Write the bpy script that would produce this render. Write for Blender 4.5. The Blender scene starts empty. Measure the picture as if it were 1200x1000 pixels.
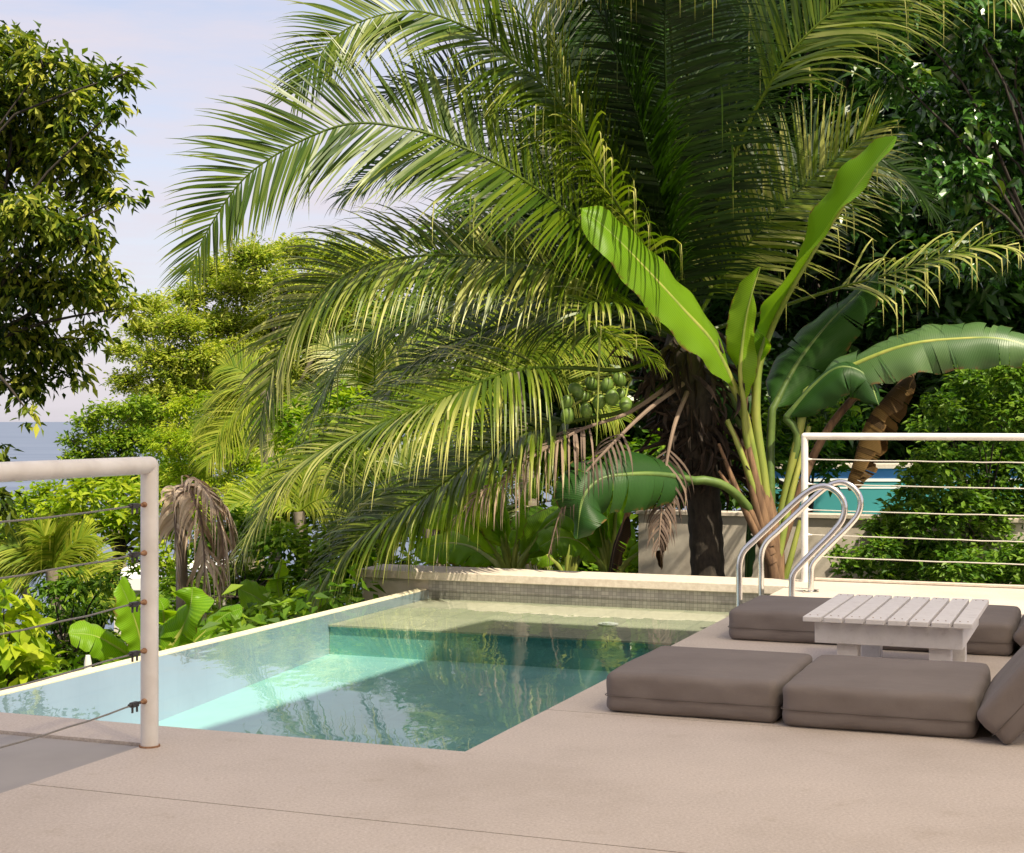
import bpy, math, random
import numpy as np
from mathutils import Vector

# ------------------------------------------------------------ camera, world, sun
SC = bpy.context.scene
COL = SC.collection
F = 1800.0; EYE = 1.2; HOR = 493.0
cam = bpy.data.cameras.new("camera"); cam_ob = bpy.data.objects.new("camera", cam)
COL.objects.link(cam_ob); SC.camera = cam_ob
cam.sensor_width = 36; cam.lens = 36 * F / 1200; cam.clip_start = 0.05; cam.clip_end = 60000
cam.shift_y = -(500 - HOR) / 1200
cam_ob.location = (0, 0, EYE); cam_ob.rotation_euler = (math.radians(90), 0, 0)

SUN_H = Vector((0.62, -0.78, 0)).normalized(); SUN_EL = math.radians(56)
SUN_DIR = Vector((SUN_H.x * math.cos(SUN_EL), SUN_H.y * math.cos(SUN_EL), math.sin(SUN_EL)))
w = bpy.data.worlds.new("World"); SC.world = w; w.use_nodes = True
nt = w.node_tree; nt.nodes.clear()
def N(nt, t, **k):
    n = nt.nodes.new(t)
    for a, b in k.items(): setattr(n, a, b)
    return n
sky = N(nt, 'ShaderNodeTexSky', sky_type='NISHITA', sun_disc=False)
sky.sun_elevation = SUN_EL; sky.sun_rotation = math.atan2(SUN_DIR.x, SUN_DIR.y)
sky.air_density = 1.0; sky.dust_density = 1.5; sky.ozone_density = 1.5
tc = N(nt, 'ShaderNodeTexCoord')
mp = N(nt, 'ShaderNodeMapping'); mp.inputs['Scale'].default_value = (1.0, 1.0, 6.5)
mp.inputs['Location'].default_value = (0.35, 0.0, 0.42)
nz = N(nt, 'ShaderNodeTexNoise'); nz.inputs['Scale'].default_value = 2.2; nz.inputs['Detail'].default_value = 7; nz.inputs['Roughness'].default_value = .62
rp = N(nt, 'ShaderNodeValToRGB'); rp.color_ramp.elements[0].position = .38; rp.color_ramp.elements[1].position = .58
rp.color_ramp.elements[0].color = (.50, .50, .50, 1); rp.color_ramp.elements[1].color = (.93, .93, .93, 1)
mx = N(nt, 'ShaderNodeMixRGB'); mx.inputs['Color2'].default_value = (3.95, 3.62, 3.95, 1)
bg = N(nt, 'ShaderNodeBackground'); bg.inputs['Strength'].default_value = 0.13
wo = N(nt, 'ShaderNodeOutputWorld')
L = nt.links.new
L(tc.outputs['Generated'], mp.inputs[0]); L(mp.outputs[0], nz.inputs['Vector']); L(nz.outputs['Fac'], rp.inputs[0])
L(rp.outputs[0], mx.inputs[0]); L(sky.outputs[0], mx.inputs['Color1']); L(mx.outputs[0], bg.inputs[0]); L(bg.outputs[0], wo.inputs[0])
sl = bpy.data.lights.new("sun", 'SUN'); sl.energy = 5.0; sl.angle = math.radians(0.6); sl.color = (1, .90, .67)
so = bpy.data.objects.new("sun", sl); COL.objects.link(so)
so.rotation_euler = SUN_DIR.to_track_quat('Z', 'Y').to_euler()
SC.view_settings.view_transform = 'Standard'; SC.view_settings.look = 'None'
SC.view_settings.exposure = 0.68; SC.view_settings.gamma = 1
SC.render.engine = 'CYCLES'
SC.cycles.max_bounces = 8; SC.cycles.transparent_max_bounces = 12; SC.cycles.diffuse_bounces = 4
SC.cycles.caustics_reflective = False; SC.cycles.caustics_refractive = False

# ------------------------------------------------------------ frames of reference
P0 = np.array([-0.170, 5.567]); D2 = np.array([0.3625, 0.932]); DA = np.array([0.932, -0.3625])
def W(a, b, z=0.0):                      # pool frame (a to the right, b away) -> world
    q = P0 + a * DA + b * D2
    return np.array([q[0], q[1], z])
def P(px, py, Y):                        # a point seen at a place of the photo, Y metres away
    return np.array([(px - 600) * Y / F, Y, EYE - (py - HOR) * Y / F])
def ab(X, Y):
    r0 = X - P0[0]; r1 = Y - P0[1]
    return r0 * DA[0] + r1 * DA[1], r0 * D2[0] + r1 * D2[1]
def ground(X, Y):
    a, b = ab(X, Y)
    u = np.maximum(0, -a - 3.3); v = np.maximum(0, b - 8)
    lf = np.clip((2.0 - a) / 6.0, 0, 1)
    z = -0.9 - .42 * np.minimum(u, 5) - .16 * np.maximum(0, u - 5) - .13 * v * lf - .01 * v
    return np.maximum(z, -55)
def nrm(v):
    v = np.asarray(v, float); return v / (np.linalg.norm(v, axis=-1, keepdims=True) + 1e-9)
Z = np.array([0, 0, 1.0])

# ------------------------------------------------------------ mesh building
class MB:
    def __init__(s): s.v = []; s.f = []; s.t = []; s.uv = []; s.n = 0
    def add(s, v, f, tone=.5, uv=None):
        v = np.asarray(v, float).reshape(-1, 3); f = np.asarray(f, int)
        s.f.append(f + s.n); s.v.append(v); s.n += len(v)
        s.t.append(np.broadcast_to(np.asarray(tone, float), (len(v),)).copy())
        s.uv.append(np.zeros((len(v), 2)) if uv is None else np.asarray(uv, float))
        return s
    def box(s, lo, hi, fr=None, tone=.5):
        q = np.array([[x, y, z] for z in (lo[2], hi[2]) for y in (lo[1], hi[1]) for x in (lo[0], hi[0])], float)
        if fr is not None: q = np.array([fr(*c) for c in q])
        s.add(q, [[0, 2, 3, 1], [4, 5, 7, 6], [0, 1, 5, 4], [2, 6, 7, 3], [0, 4, 6, 2], [1, 3, 7, 5]], tone); return s
    def tube(s, pts, rad, k=8, tone=.5, cap=True):
        pts = np.asarray(pts, float); n = len(pts); rad = np.broadcast_to(rad, (n,))
        T = nrm(np.gradient(pts, axis=0)); ref = np.array([0, 0, 1.0]) if abs(T[0][2]) < .9 else np.array([1.0, 0, 0])
        A = nrm(np.cross(T[0], ref)); ring = []
        for i in range(n):
            A = nrm(A - T[i] * np.dot(A, T[i])); B = np.cross(T[i], A)
            an = np.arange(k) / k * 2 * math.pi
            ring.append(pts[i] + rad[i] * (np.cos(an)[:, None] * A + np.sin(an)[:, None] * B))
        v = np.concatenate(ring); j = np.arange(k); f = []
        for i in range(n - 1):
            f.append(np.stack([i * k + j, i * k + (j + 1) % k, (i + 1) * k + (j + 1) % k, (i + 1) * k + j], 1))
        uu = np.stack([np.repeat(np.arange(n) / max(1, n - 1), k), np.tile(j / k, n)], 1)
        s.add(v, np.concatenate(f), tone, uu)
        if cap:
            for o, c in ((0, -1), ((n - 1) * k, 1)):
                s.add(np.vstack([v[o:o + k], v[o:o + k].mean(0)]), [[i, (i + 1) % k, k][::-c] for i in range(k)], tone)
        return s
    def build(s, name, mat, parent=None, smooth=False, bevel=0):
        me = bpy.data.meshes.new(name)
        v = np.concatenate(s.v); me.vertices.add(len(v)); me.vertices.foreach_set('co', v.astype(np.float32).ravel())
        loops = np.concatenate([f.ravel() for f in s.f]); sizes = np.concatenate([np.full(len(f), f.shape[1]) for f in s.f])
        starts = np.concatenate([[0], np.cumsum(sizes)[:-1]])
        me.loops.add(len(loops)); me.loops.foreach_set('vertex_index', loops.astype(np.int32))
        me.polygons.add(len(sizes)); me.polygons.foreach_set('loop_start', starts.astype(np.int32))
        try: me.polygons.foreach_set('loop_total', sizes.astype(np.int32))
        except Exception: pass
        at = me.attributes.new('tone', 'FLOAT', 'POINT'); at.data.foreach_set('value', np.concatenate(s.t).astype(np.float32))
        uv = np.concatenate(s.uv)
        if uv.any():
            l = me.uv_layers.new(name='UVMap'); l.data.foreach_set('uv', uv[loops].astype(np.float32).ravel())
        me.update(calc_edges=True)
        me.polygons.foreach_set('use_smooth', np.full(len(sizes), smooth))
        me.materials.append(mat)
        o = bpy.data.objects.new(name, me); COL.objects.link(o)
        if parent is not None: o.parent = parent
        if bevel:
            m = o.modifiers.new('bevel', 'BEVEL'); m.width = bevel; m.segments = 2; m.limit_method = 'ANGLE'
        return o
def tag(o, label=None, cat=None, group=None, kind=None):
    if label: o['label'] = label
    if cat: o['category'] = cat
    if group: o['group'] = group
    if kind: o['kind'] = kind
    return o
def thing(name, label, cat, group=None):
    o = bpy.data.objects.new(name, None); o.empty_display_size = .1; COL.objects.link(o)
    return tag(o, label, cat, group)
def root_at(o, loc):
    # place the thing's Empty at its base without moving the parts
    loc = Vector([float(c) for c in loc]); o.location = loc
    for c in o.children: c.location = c.location - loc
def spline(pts, n):
    p = np.asarray(pts, float); p = np.vstack([2 * p[0] - p[1], p, 2 * p[-1] - p[-2]])
    out = []; m = len(p) - 3
    for i in np.linspace(0, m - 1e-6, n):
        k = int(i); t = i - k; a, b, c, d = p[k:k + 4]
        out.append(.5 * ((2 * b) + (c - a) * t + (2 * a - 5 * b + 4 * c - d) * t * t + (3 * b - a - 3 * c + d) * t ** 3))
    out = np.array(out); s = np.concatenate([[0], np.cumsum(np.linalg.norm(np.diff(out, axis=0), axis=1))]); q = np.linspace(0, s[-1], n)
    return np.stack([np.interp(q, s, out[:, j]) for j in range(3)], 1)
def flat_poly(mb, pts2, z0, z1, fr):
    n = len(pts2); v = [fr(x, y, z0) for x, y in pts2] + [fr(x, y, z1) for x, y in pts2]
    mb.add(v, [list(range(n, 2 * n))]); mb.add(v, [list(range(n))[::-1]])
    mb.add(v, [[i, (i + 1) % n, n + (i + 1) % n, n + i] for i in range(n)])

# ------------------------------------------------------------ materials
def mat(name):
    m = bpy.data.materials.new(name); m.use_nodes = True; nt = m.node_tree
    return m, nt, nt.nodes['Principled BSDF'], nt.links.new
def ramp(nt, els):
    r = N(nt, 'ShaderNodeValToRGB'); e = r.color_ramp.elements
    while len(e) < len(els): e.new(.5)
    for x, (p, c) in zip(e, els): x.position = p; x.color = (*c, 1)
    return r
def noise(nt, scale, detail=4, rough=.55, vec='Object', sc=None):
    n = N(nt, 'ShaderNodeTexNoise'); n.inputs['Scale'].default_value = scale
    n.inputs['Detail'].default_value = detail; n.inputs['Roughness'].default_value = rough
    t = N(nt, 'ShaderNodeTexCoord'); m = N(nt, 'ShaderNodeMapping'); m.inputs['Scale'].default_value = sc or (1, 1, 1)
    nt.links.new(t.outputs[vec], m.inputs[0]); nt.links.new(m.outputs[0], n.inputs['Vector']); return n
def leafmat(name, cols, trans=.35, rough=.5, tcol=(1.45, 1.55, .45), spec=.22, ribs=0):
    m, nt, b, L = mat(name)
    at = N(nt, 'ShaderNodeAttribute', attribute_name='tone')
    nz = noise(nt, .9, 3); ad = N(nt, 'ShaderNodeMath', operation='MULTIPLY_ADD'); ad.inputs[1].default_value = .5
    sub = N(nt, 'ShaderNodeMath', operation='ADD'); sub.inputs[1].default_value = -.25
    L(nz.outputs['Fac'], ad.inputs[0]); L(at.outputs['Fac'], ad.inputs[2]); L(ad.outputs[0], sub.inputs[0])
    k = len(cols); r = ramp(nt, [(i / (k - 1), c) for i, c in enumerate(cols)]); L(sub.outputs[0], r.inputs[0])
    b.inputs['Roughness'].default_value = rough; b.inputs['Specular IOR Level'].default_value = spec
    col = r.outputs[0]
    if ribs:
        uvn = N(nt, 'ShaderNodeUVMap'); wv = N(nt, 'ShaderNodeTexWave'); wv.inputs['Scale'].default_value = ribs
        wv.inputs['Distortion'].default_value = 1.6; wv.inputs['Detail'].default_value = 3
        L(uvn.outputs[0], wv.inputs['Vector']); bp = N(nt, 'ShaderNodeBump'); bp.inputs['Strength'].default_value = .16; bp.inputs['Distance'].default_value = .01
        L(wv.outputs['Fac'], bp.inputs['Height']); L(bp.outputs[0], b.inputs['Normal'])
        sp = N(nt, 'ShaderNodeSeparateXYZ'); L(uvn.outputs[0], sp.inputs[0])
        mr = ramp(nt, [(0, (1, 1, 1)), (.045, (0, 0, 0))]); ab_ = N(nt, 'ShaderNodeMath', operation='ABSOLUTE'); L(sp.outputs['Y'], ab_.inputs[0]); L(ab_.outputs[0], mr.inputs[0])
        m3 = N(nt, 'ShaderNodeMixRGB'); m3.inputs['Color2'].default_value = (.42, .52, .18, 1); L(mr.outputs[0], m3.inputs[0]); L(col, m3.inputs['Color1'])
        m4 = N(nt, 'ShaderNodeMixRGB', blend_type='MULTIPLY'); m4.inputs[0].default_value = 1
        wr = ramp(nt, [(0, (.66, .76, .58)), (1, (1.0, 1.0, 1.0))]); L(wv.outputs['Fac'], wr.inputs[0]); L(m3.outputs[0], m4.inputs['Color1']); L(wr.outputs[0], m4.inputs['Color2']); 
        er = ramp(nt, [(.90, (0, 0, 0)), (.985, (1, 1, 1))]); L(ab_.outputs[0], er.inputs[0]); en = noise(nt, 9, 4, .7); en2 = ramp(nt, [(.50, (0, 0, 0)), (.56, (1, 1, 1))]); L(en.outputs['Fac'], en2.inputs[0])
        em = N(nt, 'ShaderNodeMath', operation='MULTIPLY'); L(er.outputs[0], em.inputs[0]); L(en2.outputs[0], em.inputs[1])
        m5 = N(nt, 'ShaderNodeMixRGB'); m5.inputs['Color2'].default_value = (.16, .09, .03, 1); L(em.outputs[0], m5.inputs[0]); L(m4.outputs[0], m5.inputs['Color1']); col = m5.outputs[0]
    L(col, b.inputs['Base Color'])
    tr = N(nt, 'ShaderNodeBsdfTranslucent'); mu = N(nt, 'ShaderNodeMixRGB', blend_type='MULTIPLY'); mu.inputs[0].default_value = 1
    mu.inputs['Color2'].default_value = (*tcol, 1); L(col, mu.inputs['Color1']); L(mu.outputs[0], tr.inputs[0])
    ms = N(nt, 'ShaderNodeMixShader'); ms.inputs[0].default_value = trans
    L(b.outputs[0], ms.inputs[1]); L(tr.outputs[0], ms.inputs[2]); L(ms.outputs[0], nt.nodes['Material Output'].inputs[0])
    return m
def plain(name, c1, c2, scale=8, rough=.6, metal=0, bump=0, detail=5, sc=None, spec=.5):
    m, nt, b, L = mat(name)
    n = noise(nt, scale, detail, .6, sc=sc); r = ramp(nt, [(.3, c1), (.7, c2)]); L(n.outputs['Fac'], r.inputs[0]); L(r.outputs[0], b.inputs['Base Color'])
    b.inputs['Roughness'].default_value = rough; b.inputs['Metallic'].default_value = metal; b.inputs['Specular IOR Level'].default_value = spec
    if bump:
        bp = N(nt, 'ShaderNodeBump'); bp.inputs['Strength'].default_value = bump; bp.inputs['Distance'].default_value = .01
        L(n.outputs['Fac'], bp.inputs['Height']); L(bp.outputs[0], b.inputs['Normal'])
    return m
M = {}
def deck_mat():
    m, nt, b, L = mat('washed_concrete')
    n1 = noise(nt, 95, 4, .75); r1 = ramp(nt, [(.30, (.40, .335, .285)), (.46, (.505, .435, .375)), (.56, (.545, .475, .415)), (.72, (.64, .575, .515))]); L(n1.outputs['Fac'], r1.inputs[0])
    n2 = noise(nt, 1.1, 6, .62); r2 = ramp(nt, [(.32, (.89, .88, .87)), (.5, (1.02, 1.02, 1.03)), (.7, (1.10, 1.10, 1.11))]); L(n2.outputs['Fac'], r2.inputs[0])
    n3 = noise(nt, 5.5, 8, .7); r3 = ramp(nt, [(.30, (.86, .84, .80)), (.42, (1, 1, 1))]); L(n3.outputs['Fac'], r3.inputs[0])
    a = N(nt, 'ShaderNodeMixRGB', blend_type='MULTIPLY'); a.inputs[0].default_value = 1; L(r1.outputs[0], a.inputs['Color1']); L(r2.outputs[0], a.inputs['Color2'])
    c = N(nt, 'ShaderNodeMixRGB', blend_type='MULTIPLY'); c.inputs[0].default_value = .8; L(a.outputs[0], c.inputs['Color1']); L(r3.outputs[0], c.inputs['Color2'])
    L(c.outputs[0], b.inputs['Base Color']); b.inputs['Roughness'].default_value = .62; b.inputs['Specular IOR Level'].default_value = .35
    bp = N(nt, 'ShaderNodeBump'); bp.inputs['Strength'].default_value = .25; bp.inputs['Distance'].default_value = .004
    L(n1.outputs['Fac'], bp.inputs['Height']); L(bp.outputs[0], b.inputs['Normal']); return m
M['deck'] = deck_mat()
M['grey'] = plain('smooth_grey', (.31, .285, .265), (.36, .33, .31), 3, .55)  # one even grey, darker than the deck
M['dark'] = plain('dark_gap', (.03, .026, .024), (.05, .045, .04), 9, .9)
M['coping'] = plain('pale_coping_stone', (.50, .42, .35), (.64, .56, .48), 26, .75, bump=.2)
M['edge'] = plain('pool_rim_stone', (.58, .52, .36), (.70, .64, .47), 14, .55)
M['plaster'] = plain('aged_plaster', (.40, .34, .29), (.66, .59, .52), 3.5, .85, bump=.15)
M['white'] = plain('white_paint', (.64, .60, .56), (.80, .77, .74), 7, .4, detail=8)
M['steel'] = plain('stainless_steel', (.72, .70, .67), (.80, .78, .75), 60, .16, 1.0, sc=(1, 1, .1))
M['cable'] = plain('steel_cable', (.24, .22, .19), (.36, .33, .29), 200, .45, .7)
M['palecable'] = plain('pale_cable', (.50, .47, .42), (.66, .62, .56), 200, .5, .2)
M['clamp'] = plain('black_clamp', (.035, .035, .04), (.10, .09, .09), 90, .5, .5)
M['rust'] = plain('rust', (.16, .06, .025), (.40, .24, .14), 60, .9)
M['bark'] = plain('bark', (.014, .011, .009), (.055, .042, .032), 26, .9, bump=.8, sc=(1, 1, .4))
M['palebark'] = plain('pale_bark', (.16, .13, .10), (.28, .23, .18), 10, .9, bump=.6)
M['fibre'] = plain('palm_fibre', (.012, .008, .006), (.055, .033, .02), 30, .95, bump=.8, sc=(1, 1, .25))
M['soil'] = plain('undergrowth_soil', (.035, .05, .015), (.07, .09, .03), 3, .95)
M['roofwhite'] = plain('white_render', (.76, .75, .74), (.82, .81, .80), 3, .7)
M['housewall'] = plain('house_render', (.62, .56, .50), (.68, .62, .55), 3, .8)
def pool_mat(name, base, grout, size, amt=.5, var=.12):
    m, nt, b, L = mat(name)
    br = N(nt, 'ShaderNodeTexBrick'); br.offset = 0; br.inputs['Scale'].default_value = 1
    br.inputs['Brick Width'].default_value = size; br.inputs['Row Height'].default_value = size; br.inputs['Mortar Size'].default_value = size * .05
    br.inputs['Color1'].default_value = (*base, 1); br.inputs['Color2'].default_value = (*[c * (1 - var) for c in base], 1); br.inputs['Mortar'].default_value = (*grout, 1)
    uv = N(nt, 'ShaderNodeUVMap'); L(uv.outputs[0], br.inputs['Vector'])
    n = noise(nt, 3, 5, .6); r = ramp(nt, [(.3, (.88, .9, .9)), (.7, (1.06, 1.06, 1.04))]); L(n.outputs['Fac'], r.inputs[0])
    x = N(nt, 'ShaderNodeMixRGB', blend_type='MULTIPLY'); x.inputs[0].default_value = 1; L(br.outputs[0], x.inputs['Color1']); L(r.outputs[0], x.inputs['Color2'])
    L(x.outputs[0], b.inputs['Base Color']); b.inputs['Roughness'].default_value = .5
    return m
M['poolfloor'] = pool_mat('pool_floor_tiles', (.34, .66, .66), (.32, .63, .63), .30)
M['poolwall'] = pool_mat('pool_wall_tiles', (.24, .55, .51), (.23, .53, .49), .15)
M['poolskytint'] = pool_mat('sky_tinted_side_tiles', (.42, .52, .66), (.40, .50, .64), .15, var=.03)  # sky reflection put into the tile colour, paler than the other walls
M['shelf'] = pool_mat('pool_shelf_tiles', (.60, .57, .45), (.48, .47, .37), .25)
M['band'] = pool_mat('waterline_mosaic', (.43, .385, .36), (.20, .18, .17), .030, var=.35)
def water_mat():
    m, nt, b, L = mat('pool_water'); nt.nodes.remove(b)
    n = noise(nt, 2.6, 3, .5, sc=(1, .45, 1)); n2 = noise(nt, 14, 2, .5, sc=(1, .35, 1))
    ad = N(nt, 'ShaderNodeMath', operation='MULTIPLY_ADD'); ad.inputs[1].default_value = .10; L(n2.outputs['Fac'], ad.inputs[0]); L(n.outputs['Fac'], ad.inputs[2])
    bp = N(nt, 'ShaderNodeBump'); bp.inputs['Strength'].default_value = .22; bp.inputs['Distance'].default_value = .02; L(ad.outputs[0], bp.inputs['Height'])
    fr = N(nt, 'ShaderNodeFresnel'); fr.inputs['IOR'].default_value = 1.5; L(bp.outputs[0], fr.inputs['Normal'])
    tr = N(nt, 'ShaderNodeBsdfTransparent'); tr.inputs[0].default_value = (.92, .975, .965, 1)
    gl = N(nt, 'ShaderNodeBsdfGlossy'); gl.inputs['Roughness'].default_value = .015; L(bp.outputs[0], gl.inputs['Normal'])
    ms = N(nt, 'ShaderNodeMixShader'); L(fr.outputs[0], ms.inputs[0]); L(tr.outputs[0], ms.inputs[1]); L(gl.outputs[0], ms.inputs[2])
    L(ms.outputs[0], nt.nodes['Material Output'].inputs[0]); return m
M['water'] = water_mat()
def sea_mat():
    m, nt, b, L = mat('sea_water')
    n = noise(nt, .004, 5, .6, sc=(1, 6, 1)); r = ramp(nt, [(.35, (.075, .105, .17)), (.65, (.12, .155, .23))]); L(n.outputs['Fac'], r.inputs[0]); L(r.outputs[0], b.inputs['Base Color'])
    b.inputs['Roughness'].default_value = .45; return m
M['sea'] = sea_mat()
def cloth_mat():
    m, nt, b, L = mat('taupe_canvas')
    n = noise(nt, 3.2, 5, .6); r = ramp(nt, [(.3, (.168, .143, .133)), (.7, (.206, .178, .166))]); L(n.outputs['Fac'], r.inputs[0]); L(r.outputs[0], b.inputs['Base Color'])
    b.inputs['Roughness'].default_value = .95; b.inputs['Specular IOR Level'].default_value = .08
    b.inputs['Sheen Weight'].default_value = .05
    n2 = noise(nt, 420, 2); n3 = noise(nt, 7, 4, .5, sc=(1, 2.2, 1)); ad = N(nt, 'ShaderNodeMath', operation='MULTIPLY_ADD'); ad.inputs[1].default_value = .16; L(n2.outputs['Fac'], ad.inputs[0]); L(n3.outputs['Fac'], ad.inputs[2])
    bp = N(nt, 'ShaderNodeBump'); bp.inputs['Strength'].default_value = .35; bp.inputs['Distance'].default_value = .02; L(ad.outputs[0], bp.inputs['Height']); L(bp.outputs[0], b.inputs['Normal'])
    return m
M['cloth'] = cloth_mat(); M['seam'] = plain('seam_thread', (.10, .082, .074), (.125, .103, .093), 30, .9)
def slat_mat():
    m, nt, b, L = mat('whitewashed_wood')
    n = noise(nt, 22, 6, .7, sc=(1, 1, 1)); r = ramp(nt, [(.24, (.52, .48, .46)), (.42, (.68, .65, .64)), (.8, (.76, .735, .73))]); L(n.outputs['Fac'], r.inputs[0]); L(r.outputs[0], b.inputs['Base Color'])
    b.inputs['Roughness'].default_value = .6; bp = N(nt, 'ShaderNodeBump'); bp.inputs['Strength'].default_value = .3; bp.inputs['Distance'].default_value = .004; L(n.outputs['Fac'], bp.inputs['Height']); L(bp.outputs[0], b.inputs['Normal']); return m
M['slat'] = slat_mat()
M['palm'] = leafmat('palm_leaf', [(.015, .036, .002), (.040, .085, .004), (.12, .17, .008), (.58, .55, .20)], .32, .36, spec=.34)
M['palmshade'] = leafmat('palm_leaf_shaded', [(.007, .020, .0015), (.018, .046, .002), (.05, .10, .005), (.30, .32, .07)], .34, .4, spec=.3)  # darker copy of the palm leaf: shade inside the crown as colour
M['palmyellow'] = leafmat('palm_leaf_yellowish', [(.045, .10, .008), (.11, .19, .012), (.24, .29, .02), (.44, .42, .08)], .32, .55, spec=.2)
M['dead'] = leafmat('dead_palm_leaf', [(.10, .07, .055), (.22, .16, .13), (.42, .30, .21), (.68, .54, .40)], .15, .8, tcol=(1, .9, .8), spec=.2)
M['banana'] = leafmat('banana_leaf', [(.11, .25, .014), (.20, .38, .02), (.32, .50, .04)], .5, .34, tcol=(1.9, 1.55, .45), ribs=22)
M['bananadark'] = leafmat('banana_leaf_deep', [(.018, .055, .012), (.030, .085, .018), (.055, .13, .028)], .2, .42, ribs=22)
M['bananapale'] = leafmat('banana_leaf_pale', [(.10, .22, .04), (.20, .32, .08), (.32, .42, .17)], .3, .42, ribs=22)
M['bananagloss'] = leafmat('banana_leaf_glossy', [(.06, .13, .04), (.12, .20, .075), (.20, .28, .12)], .22, .36, ribs=22, spec=.5)
M['bananadead'] = leafmat('banana_leaf_dry', [(.035, .02, .010), (.11, .06, .022), (.30, .18, .06)], .25, .8, tcol=(1.4, .9, .5), ribs=22)
M['deepstem'] = plain('banana_midrib_deep', (.05, .10, .02), (.13, .19, .04), 6, .5)
M['stem'] = plain('banana_stem', (.14, .22, .03), (.36, .36, .08), 6, .5, sc=(1, 1, .3))
M['drystem'] = plain('banana_sheath_dry', (.07, .035, .02), (.26, .15, .08), 20, .85, bump=.6, sc=(1, 1, .2))
M['coconut'] = plain('green_coconut', (.05, .105, .010), (.13, .20, .025), 18, .5)
M['leftleaf'] = leafmat('drooping_leaf', [(.012, .030, .003), (.045, .082, .007), (.18, .23, .02), (.46, .45, .07)], .32, .42, tcol=(1.3, 1.6, .4))
M['rainleaf'] = leafmat('feathery_leaf', [(.07, .14, .015), (.22, .30, .03), (.40, .44, .06), (.62, .60, .16)], .42, .6, tcol=(1.45, 1.55, .4))
M['midleaf'] = leafmat('mid_green_leaf', [(.03, .08, .005), (.08, .17, .010), (.18, .29, .018), (.32, .40, .04)], .38, .5)
M['limeleaf'] = leafmat('lime_leaf', [(.08, .17, .006), (.19, .30, .012), (.33, .42, .02), (.48, .50, .05)], .42, .5)
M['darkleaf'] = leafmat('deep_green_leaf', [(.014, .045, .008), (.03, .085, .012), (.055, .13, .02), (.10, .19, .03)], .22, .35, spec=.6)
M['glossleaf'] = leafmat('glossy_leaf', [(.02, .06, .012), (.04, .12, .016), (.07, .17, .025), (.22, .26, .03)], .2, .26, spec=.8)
M['hedgeleaf'] = leafmat('hedge_leaf', [(.03, .08, .01), (.07, .16, .015), (.14, .25, .025), (.22, .32, .05)], .35, .42)

# ------------------------------------------------------------ ground, sea, deck, pool
rng = np.random.default_rng(7)
def build_ground():
    xs = np.concatenate([np.linspace(-900, -60, 24), np.linspace(-56, 40, 70), np.linspace(46, 400, 12)])
    ys = np.concatenate([np.linspace(-30, 60, 60), np.linspace(64, 420, 40)])
    X, Y = np.meshgrid(xs, ys); zz = ground(X, Y) + .15 * np.sin(X * .7) * np.cos(Y * .55) * (Y > 14)
    a, b = ab(X, Y); zz = np.where((a > -3.4) & (b < 7), -1.2, zz)
    zz[-1, :] = -60; zz[:, 0] = -60
    n, k = X.shape; i = np.arange(n - 1)[:, None] * k + np.arange(k - 1)[None]; i = i.ravel()
    mb = MB(); mb.add(np.stack([X, Y, zz], -1).reshape(-1, 3), np.stack([i, i + 1, i + k + 1, i + k], 1))
    tag(mb.build('ground', M['soil'], smooth=True), kind='structure')
    mb = MB(); mb.add([[-30000, -500, -45], [30000, -500, -45], [30000, 50000, -45], [-30000, 50000, -45]], [[0, 1, 2, 3]])
    tag(mb.build('sea', M['sea']), kind='structure')
build_ground()

PA, PB, WL = -2.87, 6.02, -.145     # pool: infinity edge at a=PA, far wall at b=PB, water level
def build_deck():
    mb = MB(); g = .0035
    flat_poly(mb, [(-1.15, -.98 + g), (9, -.98 + g), (9, .87 - g), (0, .87 - g), (0, 0), (-4.2, 0), (-4.2, -.30), (-1.15, -.30)], -.09, 0, W)
    flat_poly(mb, [(0, .87 + g), (9, .87 + g), (9, 6.46), (0, 6.46)], -.09, 0, W)
    flat_poly(mb, [(-1.15, -7), (9, -7), (9, -.98 - g), (-1.15, -.98 - g)], -.09, 0, W)
    tag(mb.build('deck', M['deck'], bevel=.003), kind='structure')
    mb = MB(); flat_poly(mb, [(-6, -7), (-1.157, -7), (-1.157, -.307), (-6, -.307)], -.09, -.012, W)
    tag(mb.build('side_slab', M['grey']), kind='structure')
    mb = MB(); flat_poly(mb, [(-6, -7.2), (9.05, -7.2), (9.05, 6.40), (.12, 6.40), (.12, -.12), (-4.2, -.12), (-4.2, -.5), (-6, -.5)], -1.4, -.095, W)
    tag(mb.build('deck_base', M['dark']), kind='structure')
build_deck()
mb = MB(); mb.box((.12, 6.402, .003), (9, 6.457, .022), W); tag(mb.build('deck_edge', M['coping'], bevel=.003), kind='structure')
def quad(mb, p, uvs): mb.add(p, [[0, 1, 2, 3]], .5, uvs)
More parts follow.
